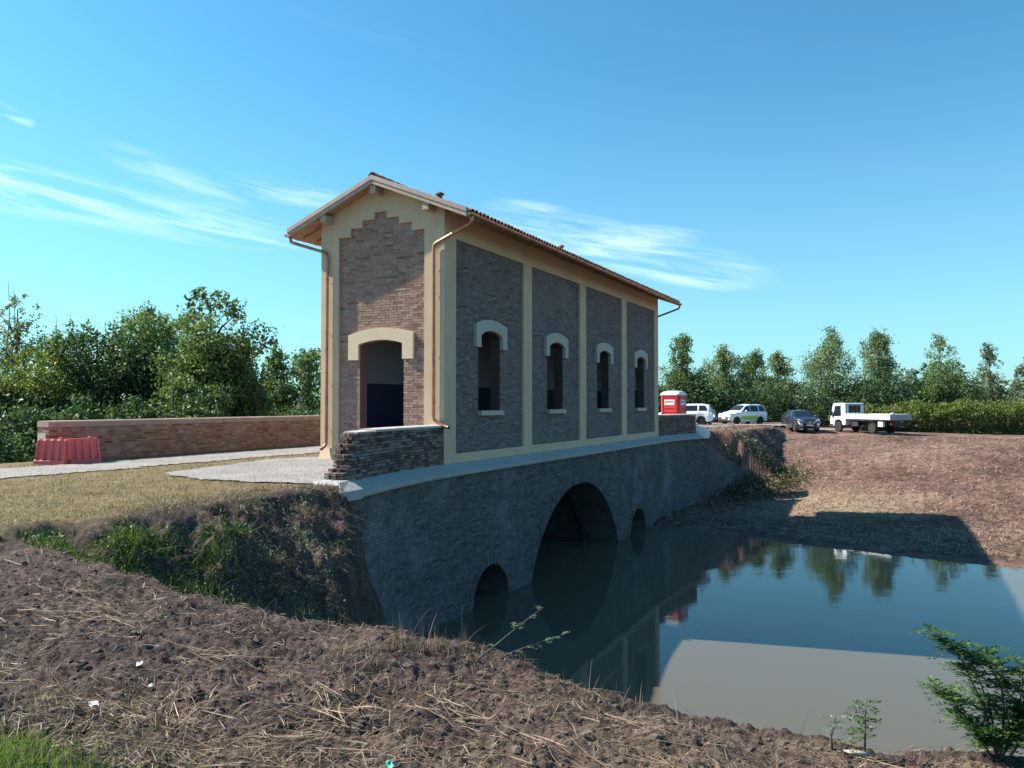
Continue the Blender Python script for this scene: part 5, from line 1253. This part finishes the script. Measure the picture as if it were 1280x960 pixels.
# woods on the left, beyond the long parapet
left = [(20, 372, 52, 3.4, 'round', 'leaf_grey', 'sparse grey-leaved tree at the left edge of the picture', 5200), (-30, 440, 36, 4.0, 'bush', 'leaf_dark', 'dark tree cut by the left edge above the path', 12000),
        (48, 435, 38, 2.6, 'round', 'leaf_yellow', 'yellowish green tree in front of the sparse grey tree', 9000), (30, 500, 31, 2.7, 'bush', 'leaf_dark', 'low dark shrub mass left of the parapet end', 10000),
        (120, 405, 40, 3.6, 'round', 'leaf_dark', 'dark bushy tree above the red barriers', 15000), (185, 392, 42, 3.0, 'round', 'leaf_mid', 'mid green tree in the middle of the left wood', 12000), (182, 372, 48, 2.6, 'poplar', 'leaf_grey', 'greyish tree with feathery top behind the left wood', 5200),
        (262, 360, 38, 2.9, 'round', 'leaf_mid', 'tallest bright green tree of the left wood', 16000), (215, 455, 35, 2.8, 'bush', 'leaf_dark', 'dark shrub behind the middle of the long parapet', 12000), (295, 415, 40, 2.0, 'round', 'leaf_dark', 'dark green tree right of the tallest left tree', 8000),
        (345, 430, 52, 2.0, 'poplar', 'leaf_mid', 'slim young tree in the gap left of the building', 5200), (385, 428, 54, 2.6, 'poplar', 'leaf_mid', 'bright green young tree touching the left edge of the building', 8000),
        (325, 468, 47, 1.7, 'bush', 'leaf_yellow', 'small yellowish shrub behind the right part of the long parapet', 5000), (420, 440, 60, 3.0, 'poplar', 'leaf_poplar', 'young tree half hidden behind the building gable', 5000), (110, 480, 33, 2.8, 'bush', 'leaf_dark', 'dark shrub just behind the left end of the long parapet', 10000)]
for k, (px_, py_, Y_, rx_, st_, mt, lb, n) in enumerate(left):
    X_ = at_px(px_, Y_); hh = top_h(py_, Y_) - gz(X_, Y_)
    make_tree(lb, X_, Y_, hh, rx_, .2 if st_ != 'round' else .7, int(n * (1.7 if mt != 'leaf_grey' else 1.3)), .17 if Y_ < 45 else .20, st_, M[mt], 300 + k, 'shrub' if st_ == 'bush' else 'tree', 'bark', 'wood left of the building', sink=.8, cat='shrub' if st_ == 'bush' else 'tree')
n = 26000; f = g_.random(n); lx = -27 + 22 * f; ly = 35 + 12 * f + g_.normal(0, 1.0, n); hm = 2.4 + 2.6 * fbm(lx, lx * 0, .3, 4)
V, F = leaf_quads(np.stack([lx, ly, g_.random(n) ** .8 * hm - 1.0], 1), .17, g_)
tag(np_mesh('undergrowth', V, F, 'leaf_dark'), 'dark undergrowth behind the long parapet', kind='stuff')
for (px_, py0, py1) in ((8, 352, 430), (15, 362, 430), (68, 392, 440)):
    Y_ = 52; q = MB(); X_ = at_px(px_, Y_); tp = top_h(py0, Y_) - gz(X_, Y_); q.tube([(0, 0, 0), (.16, 0, tp * .3), (-.06, .0, tp * .55), (.14, 0, tp * .78), (.02, .0, tp)], [.08, .065, .05, .03, .012], 6)
    for s_ in range(5): z_ = 4 + s_ * .7; q.tube([(.05, 0, z_), (.3 * (-1) ** s_, 0, z_ + .5)], [.02, .006], 5)
    ob = q.build('dead_trunk', 'bark_pale'); ob.location = (X_, Y_, gz(X_, Y_)); tag(ob, {8: 'leftmost bare dead trunk above the sparse grey tree', 15: 'bare dead trunk close to the left edge, second from it', 68: 'short bare dead trunk right of the sparse grey tree'}[px_], 'dead tree')

# ------------------------------------------------------------------ ribbons: straw, stalks, grass
def ribbons(X0, Y0, L_, W_, ang, lift0, lift1, g_, bend=.09, hover=.006, follow=True, segs=3, lean=None):
    n = len(X0); t = np.linspace(-.5, .5, segs + 1)
    dx, dy = np.cos(ang), np.sin(ang); cv = g_.normal(0, bend, n) * g_.random(n)
    ga = ground(X0 - dx * L_ * .5, Y0 - dy * L_ * .5); gb = ground(X0 + dx * L_ * .5, Y0 + dy * L_ * .5); gc = ground(X0, Y0); up_ = np.clip(gc - (ga + gb) / 2, 0, .05)
    rows_ = []
    for k, tt in enumerate(t):
        off_ = cv * L_ * (tt * tt * 4 - 1) * .5
        px_ = X0 + dx * L_ * tt - dy * off_; py_ = Y0 + dy * L_ * tt + dx * off_
        pz_ = ga + (gb - ga) * (tt + .5) + up_ + hover + lift0 + (lift1 - lift0) * (tt + .5)
        rows_.append((px_, py_, pz_))
    V = []
    tw = g_.uniform(-.6, .6, n)
    for k, (px_, py_, pz_) in enumerate(rows_):
        w = W_ * (.55 if k in (0, segs) else 1.0) * .5; ox, oy, oz = -dy * w * np.cos(tw), dx * w * np.cos(tw), w * np.sin(tw)
        V += [np.stack([px_ + ox, py_ + oy, pz_ + oz], 1), np.stack([px_ - ox, py_ - oy, pz_ - oz], 1)]
    V = np.stack(V, 1).reshape(-1, 3); m_ = 2 * (segs + 1)
    fq = np.array([(2 * k, 2 * k + 1, 2 * k + 3, 2 * k + 2) for k in range(segs)])
    return V, (np.arange(n)[:, None, None] * m_ + fq[None]).reshape(-1, 4)
def blades(X0, Y0, Z0, Hh, W_, g_, lean=.5, segs=3, curl=.5):
    n = len(X0); a = g_.uniform(0, 6.283, n); ln = np.abs(g_.normal(0, lean, n)); fa = g_.uniform(0, 6.283, n); V = []
    for k in range(segs + 1):
        t = k / segs; hx = ln * Hh * (t ** (1 + curl)); zz_ = Z0 + Hh * t * (1 - .35 * np.minimum(ln, 1.4) * t)
        w = W_ * (1 - t * .9) * .5
        px_, py_ = X0 + np.cos(a) * hx, Y0 + np.sin(a) * hx
        V += [np.stack([px_ + np.cos(fa) * w, py_ + np.sin(fa) * w, zz_], 1), np.stack([px_ - np.cos(fa) * w, py_ - np.sin(fa) * w, zz_], 1)]
    V = np.stack(V, 1).reshape(-1, 3); m_ = 2 * (segs + 1)
    fq = np.array([(2 * k, 2 * k + 1, 2 * k + 3, 2 * k + 2) for k in range(segs)])
    return V, (np.arange(n)[:, None, None] * m_ + fq[None]).reshape(-1, 4)
def scatter(n, sel, r0, r1, a0=-40, a1=40, p=1.0):
    r = r0 * (r1 / r0) ** (g_.random(n) ** p); a = np.radians(g_.uniform(a0, a1, n)); x, y = r * np.sin(a), r * np.cos(a); k = sel(x, y); return x[k], y[k]
def soil_sel(x, y):
    s_, v_ = w2l(x, y); inn_ = inside(x, y, BASIN); gr = (y + 1.0 * fbm(x, y, .5, 4) + .25 * (x + 6) > 9.6) & ~inn_ & ~inside(x, y, HOLLOW)
    gn = (-(y - 4.05) - .7 * (x + 1.95) + .5 * fbm(x, y, .5, 4) > .1) & (y < 6) & (x < .2)
    return ~gr & ~gn & (y < 15) & (ground(x, y, False) > WATER + .4)
x, y = scatter(96000, soil_sel, 2.6, 14)
thick = 2.2 * fbm(x, y, .8, 4) + .12 > g_.uniform(-.5, .9, len(x)); x, y = x[thick], y[thick]; n = len(x)
V, F = ribbons(x, y, g_.lognormal(-2.75, .6, n), g_.uniform(.0018, .0048, n), g_.normal(-.35, 1.1, n), np.abs(g_.normal(0, .012, n)), np.abs(g_.normal(0, .02, n)), g_, segs=2)
tag(np_mesh('straw_litter', V, F, 'straw'), 'broken brown straw and roots strewn over the near bank', kind='stuff')
bare = lambda x, y: soil_sel(x, y) & ~inside(x, y, BASIN) & ~inside(x, y, HOLLOW) & (seg_dist(x, y, CREST) > .3)
cx, cy = scatter(90, bare, 2.9, 10, -36, 30); mx, my, ma = [], [], []
for a, b_ in zip(cx[:36], cy[:36]):                          # matted swathes of cut stems
    th_ = g_.normal(-.45, .6); m_ = int(g_.integers(12, 60)); u, w = g_.normal(0, .22, m_), g_.normal(0, .07, m_)
    mx.append(a + u * math.cos(th_) - w * math.sin(th_)); my.append(b_ + u * math.sin(th_) + w * math.cos(th_)); ma.append(th_ + g_.normal(0, .28, m_))
sx_, sy_ = scatter(420, bare, 2.7, 12); mx.append(sx_); my.append(sy_); ma.append(g_.normal(-.4, .9, len(sx_)))
x, y, an = np.concatenate(mx), np.concatenate(my), np.concatenate(ma); k = bare(x, y); x, y, an = x[k], y[k], an[k]; n = len(x)
V, F = ribbons(x, y, g_.lognormal(-1.75, .45, n), g_.uniform(.0022, .0055, n), an, np.abs(g_.normal(0, .02, n)), np.abs(g_.normal(0, .03, n)), g_, bend=.14, segs=5)
tag(np_mesh('pale_straw', V, F, 'straw_pale'), 'long pale reed stems lying on the near bank', kind='stuff')
# chopped litter on the far bank
def far_sel(x, y): return inside(x, y, BASIN) & (ground(x, y, False) > WATER + .08)
x, y = scatter(56000, far_sel, 24, 60, -2, 42); n = len(x)
V, F = ribbons(x, y, g_.uniform(.06, .32, n), g_.uniform(.015, .045, n), g_.uniform(0, 3.14, n), np.abs(g_.normal(0, .03, n)), np.abs(g_.normal(0, .07, n)), g_, segs=2)
tag(np_mesh('cut_litter', V, F, 'litter'), 'chopped reddish-brown plant litter over the far bank', kind='stuff')
# dry mown grass
def gr_sel(x, y):
    s_, v_ = w2l(x, y); inn_ = inside(x, y, BASIN)
    path = ((v_ > 6.2) & (v_ < 8.8)) | inside(x, y, [(-7.9, 18.0), (-6.6, 16.7), (-4.9, 15.95), (-3.95, 15.75), l2w(-4.7, -.1), l2w(.1, .3), l2w(.1, 3.9), l2w(1.5, 4.3), l2w(-.5, 5.2)])
    return ~inn_ & ~path & ~inside(x, y, HOLLOW) & (y + 1.0 * fbm(x, y, .5, 4) + .25 * (x + 6) > 9.0) & (v_ < 9.7) & ((s_ < -.1) | (v_ > 4.2)) & ~((s_ > -5.6) & (v_ < .6))
x, y = scatter(75000, gr_sel, 8, 34, -40, -5); n = len(x)
V, F = blades(x, y, ground(x, y) - .01, g_.uniform(.03, .09, n) * (1 + .5 * fbm(x, y, .8, 2)), g_.uniform(.008, .018, n), g_, lean=1.0, segs=2)
tag(np_mesh('dry_grass', V, F, 'grass_dry'), 'dry yellowish mown grass beside the gravel path', kind='stuff')
# green verge grass at the lower left corner
gx = g_.uniform(-3.6, -.6, 36000); gy = g_.uniform(2.2, 5.2, 36000)
k = (-(gy - 4.05) - .7 * (gx + 1.95) + .5 * fbm(gx, gy, .5, 4) + g_.normal(0, .12, 36000)) > .05; gx, gy = gx[k], gy[k]; n = len(gx)
V, F = blades(gx, gy, ground(gx, gy) - .01, g_.uniform(.03, .10, n), g_.uniform(.003, .006, n), g_, lean=.8, segs=3)
tag(np_mesh('green_grass', V, F, 'grass_green'), 'fresh green grass in the lower left corner', kind='stuff')
# dry tufts between the verge and the soil
x, y = scatter(14000, lambda x, y: soil_sel(x, y) & (np.abs(-(y - 4.2) - .7 * (x + 1.8) + .6 * fbm(x, y, .8, 3)) < .35), 2.7, 8, -40, 0); n = len(x)
V, F = blades(x, y, ground(x, y) - .01, g_.uniform(.04, .16, n), g_.uniform(.002, .005, n), g_, lean=1.3, segs=3)
tag(np_mesh('dry_tufts', V, F, 'straw_pale'), 'dry straw tufts between green grass and dark soil', kind='stuff')
# upright dry stalks on the crest of the bank
cp = np.array([(440, 800), (470, 798), (500, 795), (520, 796), (540, 795), (560, 800), (590, 808), (640, 822), (690, 838), (720, 848), (745, 853), (790, 864), (830, 880), (870, 892), (930, 900), (990, 912)])
xs, ys, hs_ = [], [], []
for (a, b_) in cp:
    for k in range(44 if a < 600 else 22):
        X_, Y_, Z_ = pix(a + g_.normal(0, 14), b_ + 14); xs.append(X_); ys.append(Y_ + g_.normal(0, .05)); hs_.append(g_.lognormal(-2.35, .55) * (1.25 if 480 < a < 600 else .8))
xs, ys, hs_ = map(np.array, (xs, ys, hs_))
V, F = blades(xs, ys, ground(xs, ys) - .01, np.minimum(hs_, .42), g_.uniform(.003, .006, len(xs)), g_, lean=.35, segs=3)
tag(np_mesh('dry_stalks', V, F, 'straw_pale'), 'upright dry stalks along the edge of the near bank', kind='stuff')
# soil clods
x, y = scatter(16000, lambda x, y: soil_sel(x, y) & ~inside(x, y, BASIN), 2.6, 10); n = len(x)
t_ = (1 + 5 ** .5) / 2; ico = np.array([(-1, t_, 0), (1, t_, 0), (-1, -t_, 0), (1, -t_, 0), (0, -1, t_), (0, 1, t_), (0, -1, -t_), (0, 1, -t_), (t_, 0, -1), (t_, 0, 1), (-t_, 0, -1), (-t_, 0, 1)]) / 1.9
icf = np.array([(0, 11, 5), (0, 5, 1), (0, 1, 7), (0, 7, 10), (0, 10, 11), (1, 5, 9), (5, 11, 4), (11, 10, 2), (10, 7, 6), (7, 1, 8), (3, 9, 4), (3, 4, 2), (3, 2, 6), (3, 6, 8), (3, 8, 9), (4, 9, 5), (2, 4, 11), (6, 2, 10), (8, 6, 7), (9, 8, 1)])
sz = g_.lognormal(-4.85, .55, n); sz = np.minimum(sz, .035)
V = ico[None] * (1 + g_.normal(0, .22, (n, 12, 1))) * sz[:, None, None] * np.stack([g_.uniform(.8, 1.5, n), g_.uniform(.8, 1.5, n), g_.uniform(.5, .9, n)], 1)[:, None, :]
V += np.stack([x, y, ground(x, y) + sz * .1], 1)[:, None, :]
tag(np_mesh('soil_clods', V.reshape(-1, 3), (np.arange(n)[:, None, None] * 12 + icf[None]).reshape(-1, 3), 'soil_clod'), 'loose earth clods on the near bank', kind='stuff')
# ------------------------------------------------------------------ weeds in the hollow below the grass
def weed_sel(x, y): 
    return inside(x, y, BASIN)
wx = g_.uniform(-7.0, -2.2, 70000); wy = g_.uniform(7.6, 14.2, 70000); nzw = fbm(wx, wy, .8, 3)
k = inside(wx, wy, HOLLOW) & (seg_dist(wx, wy, HFRONT) > .35) & (wx + .34 * wy < .0 + 1.1 * nzw) & (wx > -6.0 + .6 * nzw) & (seg_dist(wx, wy, HBACK) + .6 * nzw > .40) & (g_.random(70000) < np.clip(.55 + 1.3 * fbm(wx, wy, 1.7, 3), .05, 1))
wx, wy = wx[k], wy[k]; wz = ground(wx, wy) + g_.random(len(wx)) ** 1.6 * (.20 + .2 * fbm(wx, wy, 1.5, 2))
V, F = leaf_quads(np.stack([wx, wy, wz], 1), .05, g_, up=.6, aspect=.45); n = min(len(wx), 2600)
V2, F2 = blades(wx[:n], wy[:n], ground(wx[:n], wy[:n]), g_.uniform(.12, .42, n), g_.uniform(.006, .014, n), g_, lean=.9, segs=4)
tag(np_mesh('green_weeds', np.vstack([V, V2]), np.vstack([F, F2 + len(V)]), 'weed'), 'green weeds and long grass in the hollow of the bank', kind='stuff')
# dead brush and roots on the slope by the wing wall
hx = g_.uniform(-5.6, -1.6, 60000); hy = g_.uniform(8.2, 16.0, 60000); hn = fbm(hx + 3, hy, 1.3, 3)
k = ((inside(hx, hy, HOLLOW) & (hx + .34 * hy > -.35 + 1.1 * hn)) | ((seg_dist(hx, hy, HBACK) < .5) & (hx > -5.3)) | (inside(hx, hy, BASIN) & (seg_dist(hx, hy, CREST[:5]) < .35))) & (g_.random(60000) < np.clip(.30 + 1.4 * hn, .04, 1)); hx, hy = hx[k], hy[k]; n = len(hx); h2 = n // 2
V, F = blades(hx[:h2], hy[:h2], ground(hx[:h2], hy[:h2]) + g_.uniform(-.02, .03, h2), g_.lognormal(-2.25, .55, h2), g_.uniform(.004, .010, h2), g_, lean=1.6, segs=3)
V2, F2 = blades(hx[h2:], hy[h2:], ground(hx[h2:], hy[h2:]) + g_.uniform(.02, .10, n - h2), -g_.lognormal(-2.2, .5, n - h2), g_.uniform(.004, .009, n - h2), g_, lean=1.2, segs=3, curl=-.4)
tag(np_mesh('dead_brush', np.vstack([V, V2]), np.vstack([F, F2 + len(V)]), 'root'), 'dead brown brush and roots on the broken bank by the wing wall', kind='stuff')
fx = g_.uniform(-4.8, -2.2, 14000); fy = g_.uniform(9.5, 15.6, 14000)
k = inside(fx, fy, HOLLOW) & (fbm(fx, fy, 1.6, 3) > .10) & (fx + .34 * fy > -.3); fx, fy = fx[k], fy[k]; n = len(fx)
V, F = leaf_quads(np.stack([fx, fy, ground(fx, fy) + np.abs(g_.normal(0, .08, n))], 1), .045, g_, up=.3, aspect=.35)
tag(np_mesh('face_growth', V, F, 'leaf_grey'), 'grey-green growth clinging to the cut bank by the wing wall', kind='stuff')
# scrub on the far bank by the wing wall
bx, by = 14.2, 45.0
n = 5200; P = g_.normal(0, 1, (n, 3)) * np.array([1.1, 1.3, .35]); X_, Y_ = bx + P[:, 0] + .5 * P[:, 1], by + P[:, 1]
V, F = leaf_quads(np.stack([X_, Y_, ground(X_, Y_) + np.abs(P[:, 2]) * .7], 1), .15, g_)
sb = np_mesh('bank_shrub', V, F, 'bank_scrub'); tag(sb, 'low dry brown scrub on the far bank by the wing wall', 'shrub')

# ------------------------------------------------------------------ leafy shrub and saplings in the right foreground
M['shrub_leaf'] = leaf_mat('shrub_leaf', [(0.025, 0.06, 0.015), (0.04, 0.095, 0.022), (0.07, 0.14, 0.03), (0.13, 0.20, 0.04)], trans=0.3)
def compound_leaf(base_, dir_, length, pairs, lw, g_, droop=.35):
    b0 = np.array(base_); d = np.array(dir_) / np.linalg.norm(dir_); up = np.array([0, 0, 1.]); s_ = np.cross(d, up); s_ /= np.linalg.norm(s_) + 1e-9; V, F = [], []
    for k in range(pairs + 1):
        t = (k + .6) / (pairs + .6); c_ = b0 + d * length * t - up * droop * length * t * t
        for sg in ((-1, 1) if k < pairs else (0,)):
            ld = (s_ * sg + d * (.35 if sg else 1) + up * g_.normal(.05, .15)); ld /= np.linalg.norm(ld); wd = np.cross(ld, up + g_.normal(0, .3, 3)); wd /= np.linalg.norm(wd)
            l_ = lw * (1 - .35 * abs(t - .5)); i0 = len(V)
            V += [c_, c_ + ld * l_ * .45 + wd * l_ * .2, c_ + ld * l_, c_ + ld * l_ * .45 - wd * l_ * .2]; F.append((i0, i0 + 1, i0 + 2, i0 + 3))
    return V, F
def robinia(label, px_, py_, stems, nleaf, length, lw, seed, mat='weed', name='acacia_shrub', cat='shrub'):
    g2 = np.random.default_rng(seed); X_, Y_, Z_ = pix(px_, py_); t = thing(name, label, cat, (X_, Y_, Z_ - .02)); VL, FL = [], []
    for path in stems:
        q = MB(); q.tube(path, [.008, .006, .004, .002][:len(path)], 6); q.build('stem', 'bark', t, smooth=True)
        for k in range(nleaf):
            f = g2.uniform(.25, 1) * (len(path) - 1); i_ = min(int(f), len(path) - 2); p0 = np.array(path[i_]) + (np.array(path[i_ + 1]) - np.array(path[i_])) * (f - i_)
            a = g2.uniform(0, 6.283); d = (math.cos(a), math.sin(a), g2.uniform(.0, .7)); V, F = compound_leaf(p0, d, length * g2.uniform(.7, 1.15), 8, lw, g2); b0 = len(VL)
            VL += V; FL += [tuple(i_ + b0 for i_ in f_) for f_ in F]
    np_mesh('leaves', np.array(VL), np.array(FL), mat, t); return t
robinia('leafy green acacia shrub at the right edge, leaning over the water', 1240, 945,
        [[(0, 0, 0), (-.06, .03, .32), (-.18, .05, .60), (-.36, .05, .80)], [(.01, 0, 0), (-.02, .03, .30), (-.10, .05, .55), (-.24, .06, .72)], [(.02, 0, 0), (.06, .02, .30), (.04, .02, .52), (-.06, .03, .68)], [(.05, .03, 0), (.16, .05, .26), (.20, .05, .45), (.20, .06, .60)],
         [(-.02, 0, 0), (-.12, .03, .18), (-.24, .04, .34), (-.36, .04, .44)], [(.0, -.02, 0), (.05, -.06, .14), (.12, -.08, .26), (.2, -.08, .36)], [(.04, -.02, 0), (-.04, -.06, .12), (-.12, -.08, .20), (-.2, -.08, .26)], [(.06, .0, 0), (.2, .0, .18), (.3, .0, .32), (.36, .0, .42)]], 58, .14, .042, 81, M['shrub_leaf'])
robinia('small feathery sapling standing on the bank before the grey water', 1076, 938, [[(0, 0, 0), (.005, 0, .14), (.01, .01, .26), (.02, .0, .36)]], 17, .13, .036, 83, M['weed'], 'sapling', 'sapling')
robinia('faint small sapling left of the feathery sapling', 1036, 934, [[(0, 0, 0), (-.005, 0, .10), (.02, .01, .18), (.03, .0, .24)]], 8, .12, .03, 84, M['leaf_grey'], 'sapling', 'sapling')
robinia('low bramble twig with pale leaves reaching over the water', 596, 832, [[(0, .1, .04), (.15, .25, .12), (.33, .42, .22), (.52, .6, .31)], [(.05, .1, .0), (.28, .25, .06), (.5, .38, .10), (.66, .45, .13)]], 9, .07, .028, 85, M['leaf_grey'], 'bramble', 'plant')
